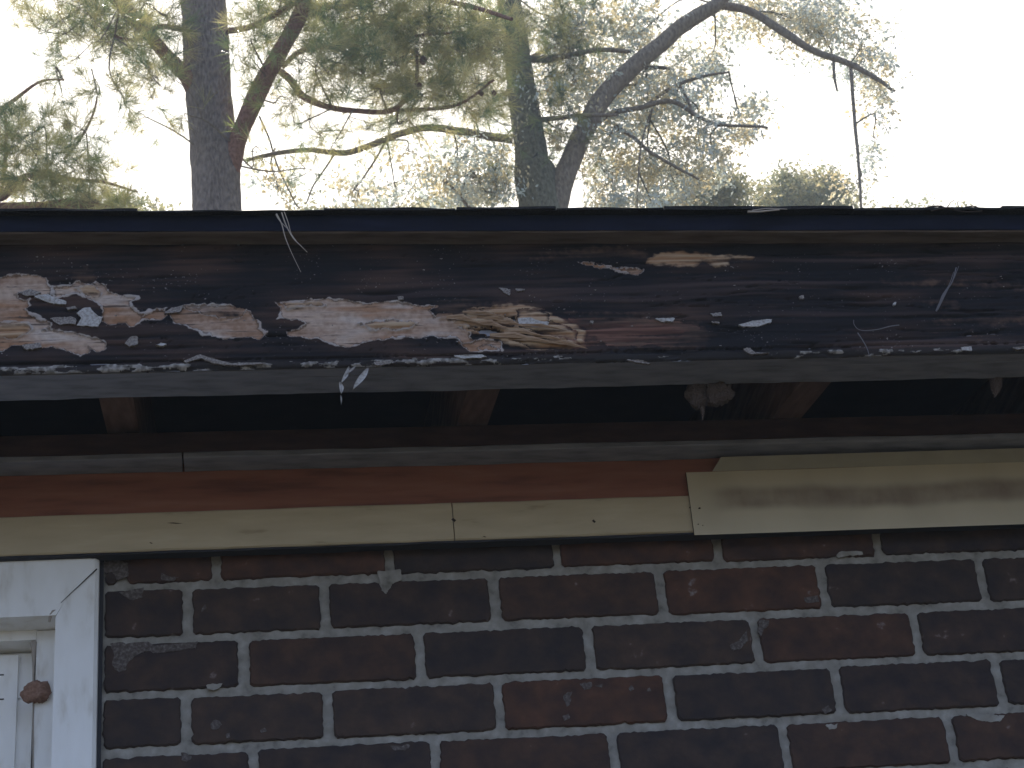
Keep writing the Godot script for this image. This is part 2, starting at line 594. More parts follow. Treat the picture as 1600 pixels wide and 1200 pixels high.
	for k in flake_marks().size():
		var fl: Array = flake_marks()[k]
		var poly := ragged(on_plane(fl[3], fl[0], fl[1], fl[2], FZ), 0.0012, 0.0013, k * 31.0)
		put("paint_flake", patch_mesh(poly, FZ + 0.0020, 0.0006, 0.0016, k * 17.0), mats.flake_dirty if k % 3 else mats.flake, face)
	# small scabs of paint scattered over the dark wood
	var scab := start()
	for k in 90:
		var p := px(rnd(-40, 1640), rnd(400, 556), FZ)
		if nz.get_noise_2d(p.x * 500.0, p.y * 900.0) < -0.05 and k % 4:
			continue
		var r := rnd(0.0003, 0.0012)
		var o := Vector3(p.x, p.y, FZ + 0.0026)
		var last := Vector3.ZERO
		var ang := rnd(0, 6)
		for q in 6:
			var a := ang + TAU * q / 5.0
			var e := o + Vector3(cos(a) * r * 1.7, sin(a) * r * 0.8, 0.0006 * sin(a * 2.0)) * rnd(0.7, 1.2)
			if q > 0:
				tri(scab, o + Vector3(0, 0, 0.0004), e, last)
			last = e
	var sc := put("paint_specks", done(scab), mats.flake_dirty, face)
	sc.set_meta("kind", "stuff")
	# splinters torn out of the rotten middle of the board
	for k in 11:
		var s := px([752, 770, 790, 815, 842, 800, 828, 856, 720, 765, 880][k], [490, 497, 504, 520, 510, 525, 531, 527, 497, 506, 536][k], FZ + 0.003)
		var sp := start()
		var len: float = [0.052, 0.045, 0.04, 0.05, 0.055, 0.062, 0.06, 0.048, 0.04, 0.035, 0.045][k]
		var w := rnd(0.0022, 0.0042)
		var a := s + Vector3(-len * 0.4, 0.004, 0.0)
		var e := s + Vector3(len * 0.6, -0.0075 - rnd(0, 0.003), rnd(0.001, 0.004))
		var mid := a.lerp(e, 0.45) + Vector3(0, w * 0.4, 0.0022)
		quad(sp, a, mid + Vector3(0, w, 0), mid + Vector3(0, 0, 0.0016), a + Vector3(0, -w * 0.4, 0))
		quad(sp, a + Vector3(0, -w * 0.4, 0), mid + Vector3(0, 0, 0.0016), mid - Vector3(0, w, 0), a - Vector3(0, w, 0))
		tri(sp, mid + Vector3(0, w, 0), e, mid + Vector3(0, 0, 0.0016))
		tri(sp, mid + Vector3(0, 0, 0.0016), e, mid - Vector3(0, w, 0))
		put("wood_splinter", done(sp), mats.rawwood, face)
	# curls of white paint that hang from the lower edge
	var curls := [[[545, 573, 541, 590, 533, 600], 5.0], [[575, 575, 566, 592, 551, 610], 8.0], [[530, 598, 536, 607, 533, 616], 4.5], [[532, 618, 534, 626, 533, 633], 1.6], [[556, 572, 549, 580, 541, 586], 4.0]]
	for cu in curls:
		var v: Array = cu[0]
		var a := px(v[0], v[1], FZ + 0.004)
		var b := px(v[2], v[3], FZ + 0.007)
		var e := px(v[4], v[5], FZ + 0.005)
		var st2 := start(true)
		var last := []
		for i in 9:
			var t := i / 8.0
			var p := a.lerp(b, t).lerp(b.lerp(e, t), t)
			var w: float = cu[1] * sin(PI * clampf(t * 0.94 + 0.05, 0.0, 1.0)) * 0.00062 * 0.85
			var row := [p + Vector3(-w, 0, 0.0012), p + Vector3(0, 0, -0.0008), p + Vector3(w, 0.0004, 0.0016)]
			if i > 0:
				quad(st2, last[0], last[1], row[1], row[0])
				quad(st2, last[1], last[2], row[2], row[1])
			last = row
		put("paint_curl", done(st2), mats.flake, face)


var mats := {}


func make_materials() -> void:
	mats.primer = surf([[0.0, lin(0.16, 0.16, 0.185)], [0.42, lin(0.235, 0.24, 0.28)], [0.6, lin(0.26, 0.265, 0.31)], [1.0, lin(0.31, 0.31, 0.35)]], 0.012, Vector3(2.2, 7, 9), 0.75, 0.03, 11)
	mats.cream = surf([[0.0, lin(0.33, 0.26, 0.165)], [0.2, lin(0.47, 0.385, 0.255)], [0.65, lin(0.515, 0.425, 0.285)], [1.0, lin(0.56, 0.475, 0.33)]], 0.010, Vector3(1.3, 7, 7), 0.62, 0.025, 12)
	mats.redwood = surf([[0.0, lin(0.14, 0.055, 0.036)], [0.4, lin(0.25, 0.10, 0.064)], [0.6, lin(0.275, 0.115, 0.072)], [1.0, lin(0.33, 0.15, 0.10)]], 0.010, Vector3(0.8, 7, 7), 0.7, 0.04, 13)
	mats.rafter = surf([[0.0, lin(0.08, 0.045, 0.032)], [0.5, lin(0.15, 0.085, 0.060)], [1.0, lin(0.22, 0.135, 0.095)]], 0.014, Vector3(9, 9, 1.4), 0.85, 0.04, 14)
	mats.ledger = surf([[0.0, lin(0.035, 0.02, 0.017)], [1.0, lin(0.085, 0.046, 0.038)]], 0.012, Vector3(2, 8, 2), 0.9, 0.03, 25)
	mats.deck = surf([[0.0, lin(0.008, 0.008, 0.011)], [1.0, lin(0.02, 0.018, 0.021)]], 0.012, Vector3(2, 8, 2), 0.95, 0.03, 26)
	mats.darkwood = surf([[0.0, lin(0.018, 0.015, 0.013)], [1.0, lin(0.045, 0.034, 0.028)]], 0.012, Vector3(2, 8, 2), 0.9, 0.03, 15)
	mats.rawwood = surf([[0.0, lin(0.13, 0.075, 0.04)], [0.5, lin(0.29, 0.18, 0.105)], [1.0, lin(0.40, 0.29, 0.19)]], 0.02, Vector3(4, 40, 40), 0.8, 0.03, 16)
	mats.flake = surf([[0.0, lin(0.20, 0.175, 0.155)], [0.5, lin(0.38, 0.355, 0.335)], [1.0, lin(0.52, 0.50, 0.48)]], 0.03, Vector3(16, 16, 16), 0.65, 0.01, 17)
	mats.flake_dirty = surf([[0.0, lin(0.08, 0.065, 0.055)], [0.5, lin(0.22, 0.19, 0.17)], [1.0, lin(0.38, 0.35, 0.32)]], 0.04, Vector3(16, 16, 16), 0.7, 0.015, 18)
	mats.navy = surf([[0.0, lin(0.004, 0.005, 0.011)], [0.5, lin(0.007, 0.009, 0.019)], [1.0, lin(0.013, 0.015, 0.029)]], 0.01, Vector3(1.5, 6, 6), 0.7, 0.0, 19, FastNoiseLite.TYPE_SIMPLEX_SMOOTH, 0.18)
	mats.brownstrip = surf([[0.0, lin(0.10, 0.075, 0.062)], [0.5, lin(0.17, 0.135, 0.118)], [1.0, lin(0.22, 0.18, 0.155)]], 0.012, Vector3(1.6, 9, 9), 0.8, 0.03, 20)
	mats.shingle = surf([[0.0, lin(0.007, 0.007, 0.007)], [0.5, lin(0.018, 0.0175, 0.0175)], [0.72, lin(0.032, 0.031, 0.03)], [1.0, lin(0.12, 0.11, 0.105)]], 0.12, Vector3(6, 6, 6), 0.95, 0.08, 21)
	mats.white = surf([[0.0, lin(0.58, 0.54, 0.48)], [0.2, lin(0.72, 0.70, 0.66)], [0.42, lin(0.80, 0.79, 0.765)], [1.0, lin(0.85, 0.845, 0.83)]], 0.012, Vector3(5.0, 1.6, 5.0), 0.5, 0.012, 22)
	mats.caulk_and_shade = flat(lin(0.04, 0.041, 0.048), 0.8)  # dark window caulk; also colours the painted shade strip under the frieze
	mats.flange = surf([[0.0, lin(0.30, 0.275, 0.22)], [1.0, lin(0.40, 0.37, 0.295)]], 0.01, Vector3(2, 6, 6), 0.6, 0.0, 29)
	mats.mortar = surf([[0.0, lin(0.13, 0.12, 0.102)], [0.3, lin(0.235, 0.218, 0.19)], [0.62, lin(0.29, 0.272, 0.24)], [1.0, lin(0.39, 0.37, 0.335)]], 0.022, Vector3(3.3, 3.3, 3.3), 0.95, 0.10, 23)
	mats.glass = flat(Color(0.6, 0.7, 0.75, 0.12), 0.05, 0.5)
	mats.glass.transparency = BaseMaterial3D.TRANSPARENCY_ALPHA
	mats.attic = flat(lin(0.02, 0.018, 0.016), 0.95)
	mats.mud = surf([[0.0, lin(0.16, 0.09, 0.066)], [0.5, lin(0.26, 0.155, 0.115)], [1.0, lin(0.36, 0.25, 0.195)]], 0.05, Vector3(9, 9, 9), 0.95, 0.12, 24)
	mats.web = flat(lin(0.17, 0.16, 0.165), 0.9)
	mats.smear = surf([[0.0, lin(0.055, 0.042, 0.037)], [0.5, lin(0.10, 0.084, 0.077)], [1.0, lin(0.20, 0.18, 0.17)]], 0.04, Vector3(9, 9, 9), 0.95, 0.06, 27)
	mats.nest = surf([[0.0, lin(0.045, 0.033, 0.028)], [0.5, lin(0.09, 0.066, 0.056)], [1.0, lin(0.16, 0.125, 0.105)]], 0.06, Vector3(12, 12, 12), 0.95, 0.25, 28)
	mats.caulkbead = flat(lin(0.34, 0.30, 0.26), 0.8)
	mats.straw = flat(lin(0.34, 0.29, 0.24), 0.8)
	mats.nail = flat(lin(0.03, 0.018, 0.012), 0.7)
	mats.brick = []
	var tones := [[0.072, 0.047, 0.038], [0.060, 0.044, 0.039], [0.086, 0.049, 0.037], [0.066, 0.048, 0.041], [0.077, 0.047, 0.037], [0.056, 0.043, 0.039]]
	for k in tones.size():
		var t: Array = tones[k]
		mats.brick.append(surf([[0.0, lin(t[0] * 0.6, t[1] * 0.7, t[2] * 0.85)], [0.38, lin(t[0] * 0.86, t[1] * 0.9, t[2] * 0.95)], [0.6, lin(t[0] * 1.06, t[1] * 1.03, t[2] * 1.0)], [0.85, lin(t[0] * 1.3, t[1] * 1.2, t[2] * 1.12)], [0.93, lin(0.17, 0.135, 0.125)], [1.0, lin(0.28, 0.25, 0.235)]], 0.014, Vector3(2.7, 3.1, 2.7), 0.96, 0.16, 40 + k, FastNoiseLite.TYPE_SIMPLEX_SMOOTH, 0.12))
	mats.bark = surf([[0.0, lin(0.07, 0.052, 0.042)], [0.3, lin(0.18, 0.14, 0.115)], [0.65, lin(0.28, 0.225, 0.185)], [1.0, lin(0.42, 0.35, 0.29)]], 0.035, Vector3(2.2, 0.6, 2.2), 0.95, 3.0, 60)
	mats.bark_red = surf([[0.0, lin(0.10, 0.05, 0.034)], [0.4, lin(0.26, 0.135, 0.09)], [1.0, lin(0.40, 0.24, 0.175)]], 0.03, Vector3(2.4, 1.6, 2.4), 0.95, 1.2, 61)
	mats.bark_grey = surf([[0.0, lin(0.05, 0.047, 0.028)], [0.45, lin(0.14, 0.128, 0.08)], [1.0, lin(0.28, 0.26, 0.18)]], 0.03, Vector3(1.9, 0.9, 1.9), 0.95, 1.5, 62)
	mats.bark_limb = surf([[0.0, lin(0.08, 0.06, 0.042)], [0.45, lin(0.21, 0.165, 0.115)], [1.0, lin(0.37, 0.31, 0.23)]], 0.03, Vector3(1.9, 0.9, 1.9), 0.95, 1.2, 63)
	for k in [["needle", 0.085, 0.095, 0.036, 0.14, 0.14, 0.05], ["leaf", 0.10, 0.105, 0.055, 0.30, 0.30, 0.17]]:
		var m := flat(lin(k[1], k[2], k[3]), 0.33, 0.6)
		m.vertex_color_use_as_albedo = true
		m.albedo_color = Color.WHITE
		m.backlight_enabled = true
		m.backlight = Color(1, 1, 1)
		mats[k[0]] = m
	mats.grass = surf([[0.0, lin(0.04, 0.036, 0.022)], [0.5, lin(0.075, 0.067, 0.042)], [1.0, lin(0.135, 0.115, 0.075)]], 0.03, Vector3(0.4, 0.4, 0.4), 0.95, 2.0, 70)


# ---------------------------------------------------------------- the house
func ragged_brick(x0: float, x1: float, y0: float, y1: float, seed_: float) -> ArrayMesh:
	var st := start()
	var base := PackedVector2Array()
	var c := 0.0035
	for p in [[x0 + c, y0], [x1 - c, y0], [x1, y0 + c], [x1, y1 - c], [x1 - c, y1], [x0 + c, y1], [x0, y1 - c], [x0, y0 + c]]:
		base.append(Vector2(p[0], p[1]))
	var out := ragged(base, 0.0042, 0.0019, seed_)
	var mid := Vector2((x0 + x1) / 2, (y0 + y1) / 2)
	var ring := []
	for q in out:
		var inn := q - Vector2(clampf((q.x - mid.x) * 99.0, -1, 1), clampf((q.y - mid.y) * 99.0, -1, 1)) * 0.0016
		var zf := 0.0030 + 0.0009 * nz.get_noise_2d(q.x * 2500.0, q.y * 2500.0) + 0.0008 * nz.get_noise_2d(seed_, 3.0)
		ring.append([Vector3(inn.x, inn.y, zf), Vector3(q.x, q.y, zf - 0.0018), Vector3(q.x, q.y, -0.03)])
	# a front face of strips from the rim to the long axis, so that it can undulate
	var ax0 := x0 + 0.03
	var ax1 := x1 - 0.03
	var n := ring.size()
	for i in n:
		var a: Array = ring[i]
		var b: Array = ring[(i + 1) % n]
		var pa := Vector3(clampf(a[0].x, ax0, ax1), mid.y, 0.0036)
		var pb := Vector3(clampf(b[0].x, ax0, ax1), mid.y, 0.0036)
		tri(st, pa, b[0], a[0])
		if pa.distance_to(pb) > 1e-5:
			tri(st, pa, pb, b[0])
		quad(st, a[0], b[0], b[1], a[1])
		quad(st, a[1], b[1], b[2], a[2])
	return done(st)


func build_wall() -> void:
	var joints := {   # middles of the upright joints, read off the wall course by course
		0: [[190, 880], [337.5, 887], [608, 878], [870, 871], [1123, 868], [1373, 859]],
		1: [[294, 959], [508, 952], [773, 940], [1033, 930], [1286, 915], [1534, 909]],
		2: [[381, 1040], [656, 1023], [920, 1012], [1180, 999], [1431, 988]],
		3: [[291, 1127], [512, 1118], [780, 1102], [1047, 1090], [1308, 1077], [1562, 1068]],
		4: [[397, 1188], [680, 1184], [959, 1174], [1227, 1165], [1486, 1152]],
		5: [], 6: [], 7: [], 8: [], 9: [],
	}
	var H := 0.067742
	var WX := -0.262             # the window casing stands left of this
	var st := start()
	# mortar face with its own relief, where it can be seen
	var nx := 620
	var ny := 240
	var X0 := WX - 0.02
	var X1 := 1.5
	var Y1 := 0.072
	var Y0 := -0.60
	var grid := PackedVector3Array()
	for j in ny + 1:
		for i in nx + 1:
			var x := lerpf(X0, X1, float(i) / nx)
			var y := lerpf(Y0, Y1, float(j) / ny)
			var z := 0.0013 * nz.get_noise_2d(x * 900.0, y * 1800.0) + 0.0014 * nf.get_noise_2d(x * 3500.0, y * 4500.0) - 0.0006
			grid.append(Vector3(x, y, z))
	var s1 := SurfaceTool.new()
	s1.begin(Mesh.PRIMITIVE_TRIANGLES)
	for p in grid:
		s1.add_vertex(p)
	for j in ny:
		for i in nx:
			var a := j * (nx + 1) + i
			for q in [a, a + nx + 1, a + nx + 2, a, a + nx + 2, a + 1]:
				s1.add_index(q)
	s1.generate_normals()
	box(st, Vector3(WX + 0.0, GROUND, -0.2), Vector3(5.2, 0.165, -0.005))
	box(st, Vector3(-4.2, GROUND, -0.2), Vector3(-1.36, 0.165, -0.005))
	box(st, Vector3(-1.36, GROUND, -0.2), Vector3(WX, -1.35, -0.005))
	box(st, Vector3(-1.36, 0.05, -0.2), Vector3(WX, 0.165, -0.005))
	var wall := put("wall", s1.commit(), mats.mortar, house)
	put("wall_backing", done(st), mats.mortar, wall)
	var back := start()
	box(back, Vector3(-4.2, GROUND, -6.4), Vector3(5.2, 0.165, -6.2))
	box(back, Vector3(-4.2, GROUND, -6.2), Vector3(-4.0, 0.165, -0.2))
	box(back, Vector3(5.0, GROUND, -6.2), Vector3(5.2, 0.165, -0.2))
	put("rear_walls", done(back), mats.brick[1], house)
	var floor_ := start()
	box(floor_, Vector3(-4.0, GROUND + 0.01, -6.2), Vector3(5.0, GROUND + 0.2, -0.2))
	box(floor_, Vector3(-4.0, 0.10, -6.2), Vector3(5.0, 0.12, -0.2))
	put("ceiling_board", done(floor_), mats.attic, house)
	var L := 0.2032
	for row in 10:
		var yt := 0.067742 - row * H - 0.0052
		var yb := yt - H + 0.0104
		var js := []
		for p in joints[row]:
			js.append(px(p[0], p[1], 0.0).x)
		if js.is_empty():
			js.append(px([512, 397][(row + 1) % 2], 1180, 0.0).x + rnd(-0.004, 0.004))
			js.append(js[0] + L)
		if row == 4:
			js.push_front(js[0] - L)
		while js[-1] < 1.5:
			js.append(js[-1] + L + rnd(-0.003, 0.003))
		if js[0] > WX + 0.05:
			js.push_front(WX + 0.004)
		elif row != 1 and row != 3:
			js[0] = maxf(js[0], WX + 0.004)
		if row == 0:
			js.push_front(WX + 0.004)
		for i in js.size() - 1:
			var a: float = js[i] + 0.0056 + rnd(-0.0008, 0.0012)
			var b: float = js[i + 1] - 0.0056 + rnd(-0.0012, 0.0008)
			if js[i] < WX + 0.006:
				a = WX + 0.006
			if b - a < 0.012:
				continue
			var k := rng.randi() % 6
			put("brick", ragged_brick(a, b, yb + rnd(-0.001, 0.001), yt + rnd(-0.0012, 0.0008), row * 37.0 + i * 11.0), mats.brick[k], wall)
	# the courses that lie out of the picture
	var bm := start()
	box(bm, Vector3(-0.0965, -0.0285, -0.03), Vector3(0.0965, 0.0285, 0.0035))
	var mm := MultiMesh.new()
	mm.transform_format = MultiMesh.TRANSFORM_3D
	mm.mesh = done(bm)
	var spots := []
	for row in 39:
		var y := 0.067742 - row * H - H / 2
		if y < GROUND:
			break
		var x := -4.1 + (L / 2 if row % 2 else 0.0)
		while x < 5.1:
			var in_window := x > -1.48 and x < -0.16 and y > -1.38
			var seen := x > -0.3 and x < 1.62 and row < 10
			if not in_window and not seen:
				spots.append(Vector3(x, y, 0))
			x += L
	mm.instance_count = spots.size()
	for i in spots.size():
		mm.set_instance_transform(i, Transform3D(Basis(), spots[i]))
	var mi := MultiMeshInstance3D.new()
	mi.name = "brick_courses"
	mi.multimesh = mm
	mi.material_override = mats.brick[0]
	mi.set_meta("kind", "stuff")
	wall.add_child(mi, true)
	# smears and lumps of mortar left on the faces of the bricks
	var smears := [
		[[590, 893, 626, 890, 628, 905, 612, 912, 604, 928, 596, 922, 592, 905]], [[172, 1005, 230, 1004, 250, 1012, 215, 1022, 200, 1034, 196, 1046, 186, 1050, 176, 1040, 178, 1022]],
		[[230, 1010, 310, 1003, 305, 1012, 270, 1018, 240, 1020]], [[1308, 866, 1315, 861, 1347, 862, 1349, 867, 1322, 868, 1310, 872]], [[1166, 985, 1168, 1000, 1158, 1014, 1146, 1018, 1140, 1008, 1156, 1000]],
		[[1256, 934, 1278, 930, 1280, 940, 1260, 942]], [[322, 1070, 348, 1068, 342, 1076, 326, 1077]], [[328, 1130, 338, 1124, 347, 1132, 338, 1140, 330, 1138]], [[352, 1147, 359, 1145, 360, 1152, 354, 1153]],
		[[406, 1140, 414, 1137, 417, 1143, 409, 1144]], [[316, 950, 320, 944, 322, 948, 316, 956]], [[880, 1120, 888, 1115, 891, 1121, 882, 1126]], [[906, 1068, 925, 1066, 922, 1076, 912, 1078]], [[1284, 1108, 1294, 1102, 1300, 1110, 1290, 1116]],
		[[1510, 1116, 1570, 1118, 1562, 1127, 1530, 1126]], [[1290, 1133, 1310, 1131, 1306, 1139, 1296, 1139]], [[982, 1076, 986, 1070, 990, 1076, 986, 1080]], [[930, 1072, 942, 1068, 941, 1074]], [[1010, 1080, 1016, 1074, 1018, 1080]],
		[[252, 895, 262, 900, 280, 902, 268, 908, 252, 905]], [[283, 1175, 300, 1183, 292, 1191, 284, 1187]], [[186, 925, 226, 918, 222, 932, 208, 938, 198, 934]], [[880, 1088, 894, 1080, 891, 1100, 886, 1104]],
		[[160, 880, 180, 874, 200, 880, 200, 900, 184, 906, 176, 892, 164, 896]], [[1186, 968, 1202, 970, 1198, 980, 1192, 984, 1189, 994, 1184, 990]], [[610, 1166, 640, 1164, 634, 1172, 616, 1172]],
	]
	for k in smears.size():
		var poly := ragged(on_plane(smears[k][0], 0, 0, 1.0, 0.004), 0.0016, 0.0018, k * 13.0)
		put("mortar_smear", patch_mesh(poly, 0.0034, 0.0005, 0.0005, k * 7.0), mats.mortar if k in [0, 3, 6, 14, 15] else mats.smear, wall)


func build_window() -> void:
	var zc := 0.020
	var zf := -0.020
	var zs := -0.052
	var xr := px(153, 950, zc).x
	var xi := px(83, 1090, zc).x           # inner edge of the casing
	var yi := px(40, 964, zc).y            # lower edge of the head casing
	var xl := -1.34
	var st := start()
	# head casing with a mitred end, side casing
	var c := 0.003
	var head := [Vector3(xl, 0.046, zc), Vector3(xr, 0.046, zc), Vector3(xi + 0.0006, yi + 0.0006, zc), Vector3(xl, yi, zc)]
	quad(st, head[0], head[1], head[2], head[3])
	quad(st, head[3], head[2], head[2] + Vector3(0, 0, zf - zc - 0.02), head[3] + Vector3(0, 0, zf - zc - 0.02))
	quad(st, head[0], head[0] + Vector3(0, 0, -0.03), head[1] + Vector3(0, 0, -0.03), head[1])
	var win := put("window", done(st), mats.white, house)
	var sd := start()
	var yb := -1.32
	var a := Vector3(xr, 0.0445, zc - 0.0006)
	var b := Vector3(xi, yi - 0.0012, zc - 0.0006)
	var cc := Vector3(xi, yb, zc - 0.0006)
	var d := Vector3(xr, yb, zc - 0.0006)
	# face with a rounded outer edge
	var rn := Vector3(-0.004, 0, 0)
	quad(sd, b, a + rn, d + rn, cc)
	quad(sd, a + rn, a + Vector3(0, 0, -0.004), d + Vector3(0, 0, -0.004), d + rn)
	quad(sd, a + Vector3(0, 0, -0.004), a + Vector3(0, 0, -0.026), d + Vector3(0, 0, -0.026), d + Vector3(0, 0, -0.004))
	quad(sd, b, cc, cc + Vector3(0, 0, zf - zc - 0.02), b + Vector3(0, 0, zf - zc - 0.02))
	put("side_casing", done(sd), mats.white, win)
	var left := start()
	box(left, Vector3(xl - 0.0, yb, -0.006), Vector3(xl + 0.055, yi - 0.001, zc - 0.0006))
	put("side_casing", done(left), mats.white, win)
	var sill := start()
	box(sill, Vector3(xl - 0.03, yb - 0.05, -0.15), Vector3(xr + 0.03, yb, 0.05))
	put("window_sill", done(sill), mats.white, win)
	# frame set back from the casing
	var fx := px(54, 1100, zf).x
	var fy := px(40, 1000, zf).y
	var fr := start()
	box(fr, Vector3(fx, yb, zf - 0.05), Vector3(xi + 0.02, yi - 0.0005, zf))
	box(fr, Vector3(xl + 0.05, fy, zf - 0.05), Vector3(fx - 0.0004, yi + 0.015, zf - 0.0004))
	box(fr, Vector3(xl + 0.05, yb, zf - 0.05), Vector3(xl + 0.075, fy - 0.0004, zf))
	put("frame", done(fr), mats.white, win)
	# a worn bead of caulk in the groove, thicker in the corner
	var ck := start(true)
	tube(ck, PackedVector3Array([px(52, 1004, zf), px(53, 1018, zf), px(52, 1050, zf), px(52, 1110, zf), px(52, 1200, zf), px(52, 1300, zf)]), PackedFloat32Array([0.0038, 0.0022, 0.0009, 0.0008, 0.0009, 0.0008]), 6, 0.5)
	put("caulk_bead", done(ck), mats.caulkbead, win)
	ck = start(true)
	tube(ck, PackedVector3Array([px(90, 952, zc - 0.001), px(83, 955, zc - 0.001), px(79, 960, zc - 0.002), px(77, 972, zc - 0.006)]), PackedFloat32Array([0.0006, 0.0014, 0.0022, 0.001]), 7, 0.6)
	put("caulk_bead", done(ck), mats.caulkbead, win)
	# sash: stile, and the flat storm panel whose edge laps it
	var sx := px(51, 1100, zs).x
	var sy := px(30, 1019, zs).y
	var sa := start()
	beam(sa, rect(zs - 0.03, zs, sy - 0.06, sy, 0.003), xl + 0.08, sx)
	box(sa, Vector3(sx - 0.05, yb, zs - 0.03), Vector3(sx, sy - 0.0601, zs))
	box(sa, Vector3(xl + 0.08, yb, zs - 0.03), Vector3(xl + 0.13, sy - 0.0601, zs))
	box(sa, Vector3(xl + 0.13, yb, zs - 0.03), Vector3(sx - 0.05, yb + 0.06, zs))
	put("sash", done(sa), mats.white, win)
	var px1 := px(26, 1100, zs + 0.006).x
	var sp := start()
	box(sp, Vector3(xl + 0.10, yb + 0.05, zs + 0.0004), Vector3(px1, sy - 0.006, zs + 0.006))
	put("storm_panel", done(sp), mats.white, win)
	for y in [1055, 1093]:
		var slot := start()
		var p0 := px(-8, y, zs + 0.0062)
		var p1 := px(6, y, zs + 0.0062)
		box(slot, Vector3(p0.x, p0.y - 0.0007, zs + 0.0045), Vector3(p1.x, p0.y + 0.0007, zs + 0.0066))
		put("weep_slot", done(slot), mats.nail, win)
	var pane := start()
	quad(pane, Vector3(xl + 0.12, yb + 0.05, zs - 0.015), Vector3(xl + 0.12, sy - 0.05, zs - 0.015), Vector3(sx - 0.04, sy - 0.05, zs - 0.015), Vector3(sx - 0.04, yb + 0.05, zs - 0.015))
	put("pane", done(pane), mats.glass, win)
	# the dark caulked gap between casing and brick
	var gap := start()
	box(gap, Vector3(xr, yb, -0.004), Vector3(xr + 0.0045, 0.05, 0.0045))
	put("caulk_and_shade_line", done(gap), mats.caulk_and_shade, win)
	# dark mitre crack and the split in the corner of the casing
	var cr := start()
	var m0 := px(151, 889, zc)
	var m1 := px(95, 942, zc)
	quad(cr, m0 + Vector3(0, 0.0007, 0.0004), m0 + Vector3(0.0008, -0.0009, 0.0004), m1 + Vector3(0.0002, -0.0004, 0.0004), m1 + Vector3(0, 0.0003, 0.0004))
	put("mitre_crack", done(cr), mats.nail, win)


